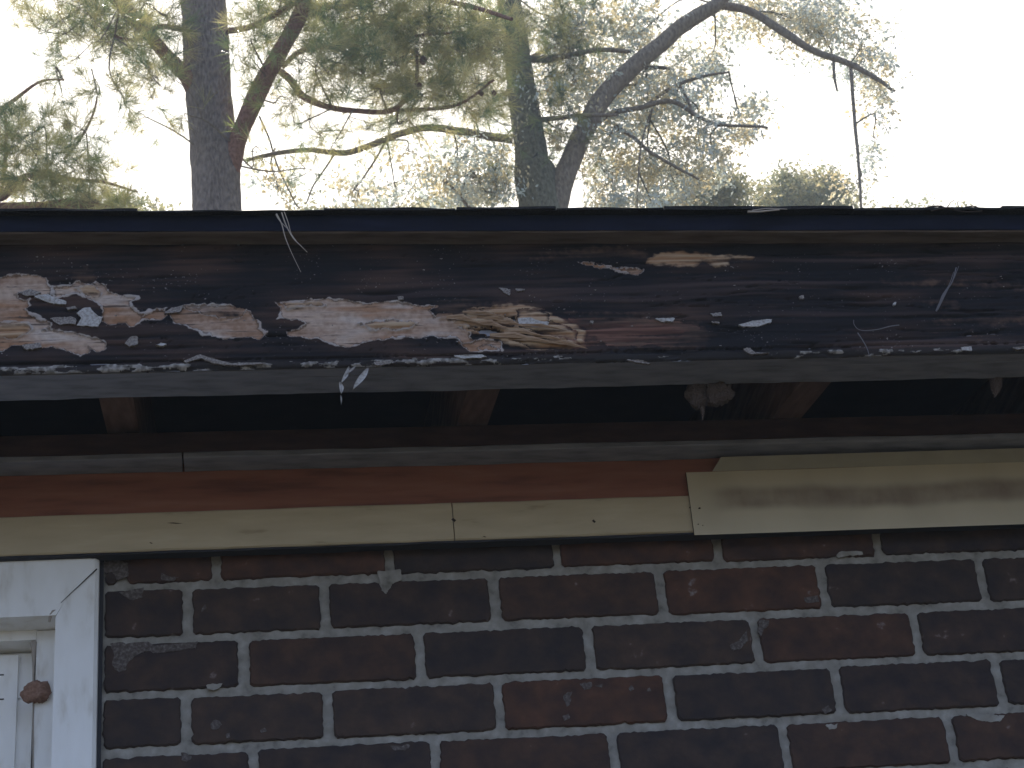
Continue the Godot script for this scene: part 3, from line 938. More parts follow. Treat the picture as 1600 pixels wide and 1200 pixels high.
func build_eave() -> void:
	# ----- frieze: two lengths of cream board with a split joint, and the red board above them
	var xj := px(708, 815, 0.030).x
	var fb := 0.0335
	var ft := 0.0840
	var s := start()
	beam(s, rect(0.0115, 0.030, fb, ft, 0.0018), -4.2, xj - 0.0004, -0.0012, 0.02, 0.0009, 5.0)
	put("frieze_board", done(s), mats.cream, house)
	s = start()
	beam(s, rect(0.0115, 0.0296, fb + 0.0006, ft + 0.0004, 0.0018), xj + 0.0008, 5.2, -0.0018, 0.02, 0.0009, 85.0)
	put("frieze_board", done(s), mats.cream, house)
	s = start()
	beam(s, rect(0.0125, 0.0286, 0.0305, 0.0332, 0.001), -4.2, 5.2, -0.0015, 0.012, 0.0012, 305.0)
	put("caulk_and_shade_line", done(s), mats.caulk_and_shade, house)  # added dark strip: bare frieze underside and its shadow line as colour
	# nail scars in the frieze
	for q in [[273, 817, 13, 2.0], [928, 814, 3, 6.0], [709, 812, 4, 7.0], [757, 838, 3, 2.0], [236, 848, 3, 2.0]]:
		var scar := start()
		var a := px(q[0] - q[2], q[1], 0.0303)
		var b := px(q[0] + q[2], q[1] + 1, 0.0303)
		var hh: float = q[3] * 0.0004
		quad(scar, a, a.lerp(b, 0.4) + Vector3(0, hh, 0.0003), b, a.lerp(b, 0.6) - Vector3(0, hh, -0.0003))
		put("nail_scar", done(scar), mats.nail, house)
	s = start()
	beam(s, rect(0.004, 0.0265, 0.0825, 0.168, 0.0015), -4.2, 5.2, -0.004, 0.03, 0.0006, 25.0)
	put("stained_board", done(s), mats.redwood, house)
	# ----- soffit nailer along the wall, in two lengths
	var lj := px(286, 727, 0.05).x
	s = start()
	beam(s, rect(0.027, 0.0635, 0.1385, 0.1462, 0.0015), -4.2, lj - 0.0012, -0.0062, 0.02, 0.0012, 45.0)
	put("soffit_nailer", done(s), mats.primer, house)
	s = start()
	beam(s, rect(0.027, 0.0640, 0.1385, 0.1462, 0.0015), lj + 0.0012, 5.2, -0.0062, 0.02, 0.0012, 145.0)
	put("soffit_nailer", done(s), mats.primer, house)
	s = start()
	beam(s, rect(0.030, 0.0605, 0.1472, 0.176, 0.001), -4.2, 5.2, -0.0062)
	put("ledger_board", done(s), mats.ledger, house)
	# ----- rafters, sixteen inches apart
	var first := px(181, 660, 0.17).x
	for k in range(-10, 13):
		var x: float = first + 0.4064 * k
		if k == 1:
			x = px(757, 650, 0.17).x
		elif k == 2:
			x = px(1272, 640, 0.17).x
		s = start()
		var side := []
		for p in [[0.2425, 0.146], [0.2425, 0.290], [-2.9, 0.918], [-2.9, 0.78]]:
			side.append(Vector2(p[0], p[1] - 0.013 * (x + 0.35)))
		var sz := [Vector2(side[0].x, side[0].y), side[1], side[2], side[3]]
		beam(s, sz, x - 0.019, x + 0.019, 0.0)
		put("rafter", done(s), mats.rafter, house)
	# ----- fascia: two-inch sub-fascia behind, the rotten board in view, plain lengths beyond
	s = start()
	beam(s, [Vector2(0.2805, 0.1182), Vector2(0.2805, 0.285), Vector2(0.2432, 0.285), Vector2(0.2432, 0.1190), Vector2(0.2455, 0.1175)], -4.5, 5.5, -0.0027, 0.012, 0.0017, 65.0)
	put("subfascia", done(s), mats.primer, house)
	for e in [[-4.5, FX0 - 0.001], [FX1 + 0.001, 5.5]]:
		s = start()
		beam(s, rect(0.281, 0.3005, 0.1180, 0.2870, 0.002), e[0], e[1], -0.009)
		put("fascia_length", done(s), mats.darkwood, house)
	build_fascia()
	# ----- roof deck, edge board, drip edge, shingles
	var sl := 0.2
	s = start()
	beam(s, [Vector2(0.3235, 0.2880), Vector2(0.3235, 0.3010), Vector2(-3.1, 0.3010 + sl * 3.4235), Vector2(-3.1, 0.2880 + sl * 3.4235)], -4.6, 5.6, -0.0148)
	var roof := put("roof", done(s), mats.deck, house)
	s = start()
	beam(s, [Vector2(-3.1, 0.3010 + sl * 3.4235), Vector2(-3.1, 0.2880 + sl * 3.4235), Vector2(-6.75, 0.12), Vector2(-6.75, 0.14)], -4.6, 5.6, -0.0148)
	put("rear_slope", done(s), mats.shingle, roof)
	for gx in [-4.2, 5.0]:
		s = start()
		var y := 0.24
		for z in [[0.2, -3.1], [-6.6, -3.1]]:
			quad(s, Vector3(gx, y, z[0]), Vector3(gx, y, z[1]), Vector3(gx, 0.93, z[1]), Vector3(gx, y + 0.04, z[0]))
		put("gable", done(s), mats.darkwood, roof)
	s = start()
	beam(s, rect(0.3015, 0.3260, 0.2838, 0.2878, 0.001), -4.6, 5.6, -0.0155, 0.015, 0.0012, 105.0)
	put("edge_strip", done(s), mats.brownstrip, roof)
	s = start()
	beam(s, [Vector2(0.3345, 0.3052), Vector2(0.3340, 0.3078), Vector2(0.20, 0.3328), Vector2(0.20, 0.3300)], -0.861, 1.101, -0.0128, 0.02, 0.0008, 165.0)
	put("starter_strip", done(s), mats.shingle, roof)
	s = start()
	beam(s, [Vector2(0.3278, 0.2845), Vector2(0.3268, 0.3065), Vector2(0.3240, 0.3065), Vector2(0.3262, 0.2845)], -4.6, 5.6, -0.0150, 0.02, 0.0008, 125.0)
	put("drip_edge", done(s), mats.navy, roof)
	# shingles: starter strip and the first courses, each tab on its own
	var cuts := [-0.86, -0.53, -0.20, 0.005, 0.155, 0.270, 0.395, 0.62, 0.80, 1.10]
	for k in cuts.size() - 1:
		for course in 3:
			var a: float = cuts[k] + (0.0 if course == 0 else rnd(-0.03, 0.03)) + 0.0008
			var b: float = cuts[k + 1] - 0.0008
			if course > 0:
				b = a + (cuts[k + 1] - cuts[k]) - 0.004
			var z1 := 0.3370 - course * 0.13 + rnd(-0.0015, 0.0015)
			var th: float = [0.0030, 0.0038, 0.0022, 0.0036, 0.0042, 0.0026, 0.0045, 0.0030, 0.0040][k]
			var lift := 0.0 if course == 0 else 0.0045 * course
			var y1 := 0.3070 + sl * (0.326 - z1) + lift + rnd(-0.0005, 0.0012)
			var pr := [Vector2(z1, y1), Vector2(z1 - 0.0006, y1 + th), Vector2(z1 - 0.20, y1 + th + 0.2 * sl - 0.003), Vector2(z1 - 0.20, y1 + 0.2 * sl - 0.002)]
			s = start()
			beam(s, pr, a, b, -0.0128, 0.006, 0.0018, 200.0 + k * 31.0 + course * 400.0)
			put("shingle", done(s), mats.shingle, roof)
	s = start()
	beam(s, [Vector2(0.334, 0.3044), Vector2(0.334, 0.3088), Vector2(-3.1, 0.3088 + sl * 3.434), Vector2(-3.1, 0.3044 + sl * 3.434)], -4.65, -0.861, -0.0128)
	beam(s, [Vector2(0.334, 0.3044), Vector2(0.334, 0.3088), Vector2(-3.1, 0.3088 + sl * 3.434), Vector2(-3.1, 0.3044 + sl * 3.434)], 1.101, 5.65, -0.0128)
	beam(s, [Vector2(-0.05, 0.381), Vector2(-0.05, 0.390), Vector2(-3.1, 0.3088 + sl * 3.434), Vector2(-3.1, 0.3044 + sl * 3.434)], -0.861, 1.101, -0.0128)
	var cover := put("shingle_field", done(s), mats.shingle, roof)
	cover.set_meta("kind", "stuff")
	build_flashing()


# bent sheet-metal cover over the frieze at the right: face, notch at its upper corner, flange bent outwards
func build_flashing() -> void:
	var W := 1024
	var Hh := 128
	var im := Image.create(W, Hh, false, Image.FORMAT_RGB8)
	for i in W:
		for j in Hh:
			var u := float(i) / W
			var v := 1.0 - float(j) / Hh
			var n1 := nz.get_noise_2d(u * 700.0, v * 60.0)
			var n2 := nf.get_noise_2d(u * 900.0 + 40.0, v * 160.0)
			var n3 := nz.get_noise_2d(u * 4000.0, v * 120.0)
			var c := Color(0.54, 0.465, 0.33).lerp(Color(0.49, 0.42, 0.295), clampf(0.4 + n1, 0, 1))
			var w := 0.55 + 0.08 * nz.get_noise_1d(u * 300.0)
			var band := clampf(1.0 - absf(v - w) / (0.25 + 0.03 * n1), 0.0, 1.0)
			band = smoothstep(0.0, 0.7, band) * clampf(0.8 + 0.3 * n2 + 0.12 * n3, 0.0, 1.0) * smoothstep(0.015, 0.09, u)
			c = c.lerp(Color(0.20, 0.145, 0.105), band * 0.85)
			im.set_pixel(i, j, c.linear_to_srgb())
	var m := StandardMaterial3D.new()
	m.albedo_texture = ImageTexture.create_from_image(im)
	m.texture_repeat = false
	m.roughness = 0.5
	m.metallic_specular = 0.35
	m.cull_mode = BaseMaterial3D.CULL_DISABLED
	var z := 0.0335
	var tl := px(1072, 738, z)
	var bl := px(1085, 836, z)
	var tr := px(1600, 722, z)
	var br := px(1600, 819, z)
	var n := 90
	var xe := 5.2
	var st := start(true)
	var rows := 8
	var grid := []
	for i in n + 1:
		var t := pow(float(i) / n, 2.2)
		var col := []
		for j in rows + 1:
			var v := float(j) / rows
			var x := lerpf(lerpf(bl.x, tl.x, v), xe, t)
			var f := (x - bl.x) / (br.x - bl.x)
			var y := lerpf(bl.y + (br.y - bl.y) * minf(f, 1.5), tl.y + (tr.y - tl.y) * minf(f, 1.5), v)
			var bulge := 0.0016 * sin(v * PI) * nz.get_noise_1d(x * 350.0) + 0.0012 * nz.get_noise_2d(x * 200.0, v * 40.0)
			col.append([Vector3(x, y, z + bulge), Vector2(clampf((x - bl.x) / 0.7, 0.0, 1.0), 1.0 - v)])
		grid.append(col)
	for i in n:
		for j in rows:
			for q in [[i, j], [i, j + 1], [i + 1, j + 1], [i, j], [i + 1, j + 1], [i + 1, j]]:
				var g: Array = grid[q[0]][q[1]]
				st.set_uv(g[1])
				st.add_vertex(g[0])
	var fl := put("metal_flashing", done(st), m, house)
	fl.set_meta("label", "cream sheet metal trim with a brown stain")
	# the flange: starts behind a slanted snip
	var s := start()
	var x0 := px(1113, 736, z).x
	var x1 := px(1128, 722, z + 0.012).x
	var xr := 5.2
	var yc := tl.y
	var sl := (tr.y - tl.y) / (tr.x - tl.x)
	var a := Vector3(x0, yc + sl * (x0 - tl.x), z + 0.0002)
	var b := Vector3(x1, yc + sl * (x1 - tl.x) + 0.0135, z + 0.012)
	var c := Vector3(1.0, yc + sl * (1.0 - tl.x) + 0.0135, z + 0.012)
	var d := Vector3(1.0, yc + sl * (1.0 - tl.x), z + 0.0002)
	var c2 := c + Vector3(xr - 1.0, 0, 0)
	var d2 := d + Vector3(xr - 1.0, 0, 0)
	for o in [Vector3.ZERO, Vector3(0, 0.0006, -0.0006)]:
		quad(s, a + o, b + o, c + o, d + o)
		quad(s, d + o, c + o, c2 + o, d2 + o)
	put("flange", done(s), mats.flange, fl)
	# left hem of the sheet
	s = start()
	quad(s, bl, tl, tl - Vector3(0, 0, 0.003), bl - Vector3(0, 0, 0.003))
	put("cut_edge", done(s), mats.nail, fl)
	for q in [[1093, 794, 3.6], [1091, 819, 2.2], [1098, 821, 1.8], [1078, 793, 2.6]]:
		var hd := SphereMesh.new()
		hd.radius = q[2] * 0.00042
		hd.height = hd.radius * 1.2
		hd.radial_segments = 10
		hd.rings = 5
		var nail := put("nail_head", hd, mats.nail, fl)
		nail.position += px(q[0], q[1], z + 0.0006 if q[0] > 1080 else 0.031)


# ---------------------------------------------------------------- trees
func limb(st: SurfaceTool, v: Array, z: float, samples: Array, dz := 0.0, per := 6, sides := 9, rough := 0.12) -> void:
	var ctrl := []
	var n := v.size() / 3
	for i in n:
		var zz := z + dz * float(i) / n
		var p := px(v[i * 3], v[i * 3 + 1], zz)
		ctrl.append([p, v[i * 3 + 2] * (p - EYE).length() / F])
	var pr := path(ctrl, per, 0.02)
	tube(st, pr[0], pr[1], sides, rough)
	for p in pr[0]:
		samples.append(p)


func trunk(st: SurfaceTool, v: Array, z: float, samples: Array, flare := 1.35) -> void:
	var ctrl := []
	var p0 := px(v[0], v[1], z)
	var r0: float = v[2] * (p0 - EYE).length() / F
	ctrl.append([Vector3(p0.x + 0.1, GROUND - 0.1, z), r0 * flare * 1.15])
	ctrl.append([Vector3(p0.x + 0.08, GROUND + 0.7, z), r0 * flare])
	ctrl.append([Vector3(p0.x + 0.02, (GROUND + p0.y) / 2, z), r0 * 1.15])
	for i in v.size() / 3:
		var p := px(v[i * 3], v[i * 3 + 1], z)
		ctrl.append([p, v[i * 3 + 2] * (p - EYE).length() / F])
	var pr := path(ctrl, 16, 0.015)
	tube(st, pr[0], pr[1], 26, 0.07)
	for p in pr[0]:
		if p.y > p0.y - 0.5:
			samples.append(p)


# twigs and leaf carriers for clumps [x, y, rx, ry, count]; returns where the sprays stand
func clumps(tw: SurfaceTool, list: Array, z: float, deep: float, samples: Array, thick: float, more := 1.35) -> Array:
	var out := []
	for c in list:
		var mid := px(c[0], c[1], z + rnd(-deep, deep) * 0.5)
		var sc := (mid - EYE).length() / F
		var best: Vector3 = samples[0]
		var bd := 1e9
		for s in samples:
			var dd: float = s.distance_squared_to(mid)
			if dd < bd:
				bd = dd
				best = s
		var bend := best.lerp(mid, 0.5) + Vector3(rnd(-0.1, 0.1), rnd(-0.05, 0.16), rnd(-0.2, 0.2))
		var far: Vector3 = mid + (mid - best).normalized() * c[2] * sc * 0.6
		var pr := path([[best, thick], [bend, thick * 0.8], [mid, thick * 0.55], [far, thick * 0.12]], 4, 0.03)
		tube(tw, pr[0], pr[1], 5)
		var stem: PackedVector3Array = pr[0]
		var forks := []
		for k in maxi(2, c[4] / 9):
			var b0: Vector3 = stem[rng.randi_range(stem.size() / 3, stem.size() - 1)]
			var e: Vector3 = mid + R * rnd(-1, 1) * c[2] * sc * 0.8 + U * rnd(-1, 1) * c[3] * sc * 0.8 + D * rnd(-1, 1) * deep * 0.6
			var q := path([[b0, thick * 0.45], [b0.lerp(e, 0.5) + Vector3(rnd(-0.06, 0.06), rnd(-0.05, 0.08), rnd(-0.06, 0.06)), thick * 0.34], [e, thick * 0.22]], 3, 0.02)
			tube(tw, q[0], q[1], 4)
			for p in q[0]:
				forks.append(p)
		for k in int(c[4] * more):
			var rr := sqrt(rng.randf())
			var an := rnd(0, TAU)
			var p: Vector3 = mid + R * cos(an) * rr * c[2] * sc + U * sin(an) * rr * c[3] * sc + D * rnd(-1, 1) * deep
			var near: Vector3 = forks[rng.randi() % forks.size()]
			var nd := near.distance_squared_to(p)
			for t in 5:
				var f: Vector3 = forks[rng.randi() % forks.size()]
				if f.distance_squared_to(p) < nd:
					nd = f.distance_squared_to(p)
					near = f
			var dir: Vector3 = p - near
			if dir.length() > 0.55:
				p = near + dir.normalized() * rnd(0.3, 0.55)
				dir = p - near
			tube(tw, PackedVector3Array([near, near.lerp(p, 0.55) + Vector3(0, rnd(-0.03, 0.03), 0), p]), PackedFloat32Array([thick * 0.2, thick * 0.16, thick * 0.1]), 3)
			out.append([p, (dir.normalized() + Vector3(rnd(-0.4, 0.4), rnd(0.0, 0.6), rnd(-0.4, 0.4))).normalized()])
	return out


func scatter(called: String, mesh: ArrayMesh, m: Material, spots: Array, lo: float, hi: float, tints: Array, parent: Node3D) -> void:
	var mm := MultiMesh.new()
	mm.transform_format = MultiMesh.TRANSFORM_3D
	mm.use_colors = true
	mm.mesh = mesh
	mm.instance_count = spots.size()
	for i in spots.size():
		var y: Vector3 = spots[i][1]
		var x := y.cross(Vector3(rnd(-1, 1), rnd(-1, 1), rnd(-1, 1)) + Vector3(0.01, 0, 0)).normalized()
		mm.set_instance_transform(i, Transform3D(Basis(x, y, x.cross(y)).scaled(Vector3.ONE * rnd(lo, hi)), spots[i][0] - parent.position))
		var c: Color = tints[rng.randi() % tints.size()]
		mm.set_instance_color(i, c * rnd(0.8, 1.2))
	var o := MultiMeshInstance3D.new()
	o.name = called
	o.multimesh = mm
	o.material_override = m
	o.set_meta("kind", "stuff")
	parent.add_child(o, true)


func needle_tuft() -> ArrayMesh:
	var st := start()
	for i in 44:
		var a := rnd(0, TAU)
		var spread := pow(rng.randf(), 0.7) * 1.25
		var d := Vector3(sin(spread) * cos(a), cos(spread), sin(spread) * sin(a))
		var l := rnd(0.10, 0.17)
		var b := Vector3(0, rnd(-0.05, 0.03), 0)
		var w := d.cross(Vector3(rnd(-1, 1), rnd(-1, 1), rnd(-1, 1))).normalized() * 0.0013
		var k := b + d * l * 0.55
		var e := b + d * l + Vector3(0, -0.02 * rng.randf(), 0)
		quad(st, b - w * 0.8, b + w * 0.8, k + w, k - w)
		tri(st, k - w, k + w, e)
	return done(st)


func leaf_spray() -> ArrayMesh:
	var st := start()
	for i in 18:
		var h := rnd(-0.08, 0.12)
		var a := rnd(0, TAU)
		var o := Vector3(cos(a) * rnd(0.0, 0.06), h, sin(a) * rnd(0.0, 0.06))
		var d := Vector3(cos(a), rnd(-0.6, 0.6), sin(a)).normalized()
		var w := d.cross(Vector3(rnd(-1, 1), rnd(-1, 1), rnd(-1, 1))).normalized()
		var l := rnd(0.026, 0.050)
		var up := d.cross(w) * l * 0.12
		var p := [o, o + d * l * 0.4 + w * l * 0.26 + up, o + d * l, o + d * l * 0.4 - w * l * 0.26 + up]
		tri(st, p[0], p[1], p[2])
		tri(st, p[0], p[2], p[3])
	return done(st)


func cone(at: Vector3, size: float, parent: Node3D) -> void:
	var st := start()
	var rows := 8
	for j in rows:
		var t := float(j) / (rows - 1)
		var r := size * 0.42 * sin(PI * (0.12 + 0.8 * t))
		for i in 8:
			var a := TAU * (i + 0.5 * (j % 2)) / 8.0
			var c := Vector3(cos(a), 0, sin(a))
			var sd := Vector3(-sin(a), 0, cos(a)) * r * 0.42
			var y := at + Vector3(0, size * (0.5 - t), 0)
			var tip := y + c * r * 1.25 + Vector3(0, -size * 0.05, 0)
			tri(st, y + c * r * 0.3 + sd, y + c * r * 0.3 - sd, tip)
			tri(st, y + c * r * 0.3 + sd + Vector3(0, -size * 0.13, 0), tip, y + c * r * 0.3 - sd + Vector3(0, -size * 0.13, 0))
	put("pine_cone", done(st), mats.mud, parent)


func build_trees() -> void:
	var tuft := needle_tuft()
	var spray := leaf_spray()
	var green := [Color(0.26, 0.30, 0.10), Color(0.42, 0.39, 0.14), Color(0.19, 0.25, 0.10), Color(0.62, 0.54, 0.24), Color(0.54, 0.48, 0.20)]
	var dark := [Color(0.06, 0.10, 0.045), Color(0.09, 0.13, 0.055), Color(0.12, 0.15, 0.06)]
	var pale := [Color(0.50, 0.53, 0.45), Color(0.62, 0.58, 0.42), Color(0.50, 0.55, 0.51), Color(0.64, 0.54, 0.32)]
	# ----- thick pine at the left
	var z := -10.0
	var t := thing("pine_tree", "thick grey pine trunk with two reddish rising branches", "tree", Vector3(px(338, 335, z).x + 0.1, GROUND, z), "pines behind the house")
	var sm := []
	var st := start(true)
	trunk(st, [338, 335, 38, 335, 250, 36.5, 329, 170, 36, 322, 80, 35, 317, 0, 34, 310, -200, 31, 300, -500, 24, 296, -800, 14, 292, -1000, 4], z, sm)
	put("trunk", done(st), mats.bark, t)
	for b in [
		[[322, 165, 12, 305, 140, 14, 290, 115, 12, 262, 88, 11, 240, 62, 10.5, 205, 22, 10, 180, 0, 9, 120, -60, 7, 30, -120, 4], 0.5],
		[[352, 285, 12, 362, 262, 15, 370, 225, 14, 388, 180, 14, 410, 132, 14, 440, 75, 13, 468, 20, 12, 482, -30, 11, 505, -130, 8, 540, -260, 4], 0.6],
		[[330, 52, 5, 385, 44, 5, 420, 28, 5, 448, 12, 5, 480, -10, 4], 0.8],
		[[325, 48, 4, 285, 46, 4, 245, 40, 4, 215, 60, 3, 180, 55, 2], 0.7],
		[[438, 112, 6, 455, 125, 6, 475, 148, 6, 510, 165, 5, 560, 173, 4, 610, 173, 4, 636, 152, 3.4, 650, 130, 3, 652, 78, 2.4], 0.5],
		[[600, 173, 3.2, 660, 172, 3, 705, 168, 3, 735, 155, 2.4, 772, 125, 2], 0.9],
		[[440, 105, 4, 470, 80, 4, 520, 75, 3.5, 570, 88, 3, 640, 60, 2.5, 720, 50, 2], 0.8],
		[[470, 15, 6, 540, 5, 6, 620, -8, 5, 720, 8, 4, 800, 30, 3], 1.0],
		[[318, -40, 8, 400, -80, 7, 520, -90, 6, 680, -70, 5], 0.8],
		[[314, -60, 8, 220, -110, 7, 80, -120, 5], 0.3],
	]:
		st = start(true)
		limb(st, b[0], z, sm, b[1])
		put("branch", done(st), mats.bark_red, t)
	st = start(true)
	var spots := clumps(st, [
		[600, 60, 230, 70, 130], [660, 160, 150, 40, 50], [480, 190, 80, 50, 22], [160, 60, 110, 70, 50], [400, 60, 40, 60, 20],
		[430, 20, 60, 40, 60], [530, 30, 80, 45, 90], [600, 30, 90, 50, 100], [690, 45, 80, 60, 120], [640, 100, 90, 50, 90], [560, 100, 80, 40, 55], [500, 95, 55, 50, 45], [740, 110, 60, 80, 90],
		[700, 150, 80, 40, 45], [600, 145, 100, 25, 30], [440, 150, 45, 40, 14], [530, 215, 100, 25, 14], [640, 190, 90, 25, 16], [780, 60, 50, 60, 60], [395, 90, 30, 50, 16],
		[120, 15, 100, 35, 60], [205, 70, 45, 45, 45], [180, 30, 60, 40, 40], [240, 120, 40, 50, 26], [255, 20, 35, 40, 25], [90, 60, 60, 40, 18], [190, 150, 35, 40, 12], [225, 180, 40, 30, 8],
		[500, -80, 200, 60, 120], [250, -90, 200, 60, 110], [700, -90, 150, 60, 90], [300, -350, 260, 160, 160], [290, -650, 200, 160, 120], [285, -900, 110, 120, 70], [560, -280, 150, 100, 80],
		[395, 235, 30, 40, 6], [470, 265, 40, 30, 5], [295, 180, 20, 60, 4],
	], z + 0.4, 0.8, sm, 0.008, 1.12)
	put("twigs", done(st), mats.bark_limb, t)
	scatter("needles", tuft, mats.needle, spots, 0.8, 1.25, green, t)
	for c in [[661, 94, 0.075], [655, 134, 0.06], [752, 146, 0.045], [772, 145, 0.045], [567, 110, 0.055], [105, 195, 0.09]]:
		cone(px(c[0], c[1], z + 0.7), c[2], t)
	# ----- forked tree in the middle
	z = -11.5
	t = thing("broadleaf_tree", "forked tree whose right limb arches over to the right", "tree", Vector3(px(840, 335, z).x + 0.1, GROUND, z))
	sm = []
	st = start(true)
	trunk(st, [846, 335, 34, 836, 300, 29, 830, 240, 26, 820, 170, 23, 808, 90, 20, 795, 0, 18, 783, -150, 15, 775, -400, 9, 770, -700, 3], z, sm)
	put("trunk", done(st), mats.bark_grey, t)
	var ls := []
	st = start(true)
	limb(st, [858, 345, 16, 870, 318, 19, 885, 270, 17.5, 910, 210, 16, 945, 152, 15, 990, 103, 14, 1045, 57, 13, 1090, 25, 12, 1122, 6, 10, 1150, -35, 8, 1165, -120, 6, 1172, -250, 3], z, ls, 0.4, 7, 14)
	put("branch", done(st), mats.bark_limb, t)
	for b in [
		[[1118, 8, 7, 1145, 12, 7, 1175, 20, 6.5, 1222, 50, 6.5, 1272, 80, 5.5, 1322, 98, 5, 1370, 122, 3.6, 1398, 142, 2], 0.4],
		[[1330, 103, 3, 1333, 150, 2.8, 1338, 200, 2.8, 1343, 260, 2.5, 1347, 330, 2.0], 0.1],
		[[1302, 98, 2.6, 1304, 120, 2.4, 1308, 142, 1.4], 0.1],
		[[800, 220, 7, 768, 214, 6.5, 735, 206, 6, 682, 200, 6, 640, 205, 5.6, 590, 223, 5.2, 540, 238, 4.6, 480, 235, 4, 430, 240, 3.6, 385, 250, 2.6], 0.3],
		[[604, 220, 1.8, 590, 245, 1.7, 572, 272, 1.4, 545, 305, 1.0], 0.1],
		[[522, 240, 1.7, 508, 262, 1.6, 490, 288, 1.4, 478, 318, 1.0], 0.1],
		[[404, 182, 1.7, 417, 215, 1.6, 432, 260, 1.5, 468, 325, 1.0], 0.1],
		[[828, 92, 6, 855, 92, 6, 890, 86, 5, 930, 78, 4, 985, 80, 3], 0.2],
		[[834, 190, 5, 870, 186, 4, 910, 180, 3.5, 965, 180, 2.5], 0.4],
		[[905, 215, 5, 955, 178, 4.6, 1000, 168, 4.2, 1048, 158, 4, 1090, 182, 3.4, 1125, 196, 3, 1200, 200, 2], 0.4],
		[[1010, 165, 3, 1050, 135, 3, 1090, 120, 2.6, 1140, 112, 1.6], 0.3],
		[[965, 196, 3, 990, 215, 3.2, 1015, 238, 3, 1055, 260, 2.6, 1092, 280, 1.6], 0.2],
		[[1020, 170, 1.8, 1005, 215, 1.7, 998, 262, 1.5, 996, 330, 1.1], 0.3],
		[[1005, 106, 4, 1030, 105, 3, 1050, 107, 2], 0.2],
		[[693, 283, 3.6, 712, 300, 2.8, 735, 325, 2.2], 0.0],
		[[1060, 130, 2.4, 1075, 160, 2.2, 1080, 185, 1.6], 0.3],
	]:
		st = start(true)
		limb(st, b[0], z, ls, b[1], 6, 8)
		put("branch", done(st), mats.bark_limb, t)
	sm.append_array(ls)
	st = start(true)
	spots = clumps(st, [
		[1000, 110, 160, 90, 130], [1020, 260, 130, 60, 90], [1240, 30, 130, 40, 60], [620, 300, 150, 40, 40], [870, 200, 60, 90, 40], [740, 280, 60, 50, 40],
		[930, 40, 70, 50, 60], [880, 30, 50, 40, 45], [900, 120, 60, 50, 45], [1000, 50, 60, 45, 45], [975, 130, 50, 40, 30], [1060, 150, 60, 35, 42], [1100, 110, 40, 25, 28], [950, 215, 60, 40, 38],
		[1010, 190, 60, 40, 36], [1090, 215, 70, 40, 46], [1165, 195, 36, 28, 22], [960, 280, 70, 45, 42], [1050, 275, 70, 40, 44], [1010, 320, 90, 25, 34], [1120, 250, 40, 30, 18],
		[1200, 20, 60, 35, 42], [1275, 45, 60, 38, 58], [1340, 85, 45, 40, 40], [1370, 130, 26, 45, 22], [1365, 210, 20, 50, 12], [1290, 10, 60, 30, 26], [1340, 280, 14, 40, 7], [1130, 40, 50, 30, 14],
		[700, 270, 70, 40, 26], [640, 235, 80, 30, 14], [760, 300, 50, 30, 26], [560, 300, 60, 30, 8], [430, 290, 50, 40, 14], [740, 225, 40, 20, 10], [780, 260, 30, 60, 24],
		[1150, -100, 160, 60, 70], [900, -100, 160, 60, 80], [780, -300, 260, 160, 130], [1100, -280, 180, 100, 80], [770, -600, 200, 160, 90],
	], z - 0.5, 0.9, sm, 0.0095, 1.3)
	put("twigs", done(st), mats.bark_grey, t)
	scatter("leaves", spray, mats.leaf, spots, 0.9, 1.5, pale, t)
	# pine boughs that mingle with it: a slimmer pine standing close behind the fork
	z = -12.6
	t = thing("pine_tree", "slim dark pine standing close behind the forked tree", "tree", Vector3(px(818, 300, z).x + 0.1, GROUND, z), "pines behind the house")
	sm = []
	st = start(true)
	trunk(st, [826, 330, 12, 815, 180, 11, 806, 60, 10, 800, -100, 8, 796, -350, 4], z, sm, 1.3)
	put("trunk", done(st), mats.bark, t)
	for b in [[[815, 100, 4, 850, 80, 3.5, 900, 60, 2.5], 0.8], [[818, 150, 4, 860, 140, 3.4, 900, 130, 2.4], 1.0], [[812, 60, 4, 770, 50, 3.5, 730, 60, 2.5], 1.0], [[815, 130, 4, 780, 150, 3, 755, 170, 2], 1.2]]:
		st = start(true)
		limb(st, b[0], z, sm, b[1])
		put("branch", done(st), mats.bark_red, t)
	st = start(true)
	spots = clumps(st, [[790, 40, 40, 50, 60], [840, 40, 50, 45, 60], [860, 120, 45, 45, 55], [890, 80, 50, 50, 55], [870, 180, 40, 35, 30], [790, 120, 30, 60, 34], [800, 200, 24, 60, 16], [910, 30, 60, 40, 40], [900, 235, 50, 40, 16], [800, -120, 140, 90, 90], [800, -300, 90, 80, 50], [790, 290, 40, 30, 16]], z + 1.2, 0.7, sm, 0.007, 0.8)
	put("twigs", done(st), mats.bark_limb, t)
	scatter("needles", tuft, mats.needle, spots, 0.8, 1.2, dark + green, t)
	# ----- low pine whose boughs reach in from the left
	z = -8.5
	t = thing("pine_tree", "low pine with crooked boughs reaching in from the left edge", "tree", Vector3(px(-170, 340, z).x, GROUND, z), "pines behind the house")
	sm = []
	st = start(true)
	trunk(st, [-170, 345, 22, -175, 250, 19, -185, 120, 15, -190, -60, 9, -192, -200, 3], z, sm)
	put("trunk", done(st), mats.bark, t)
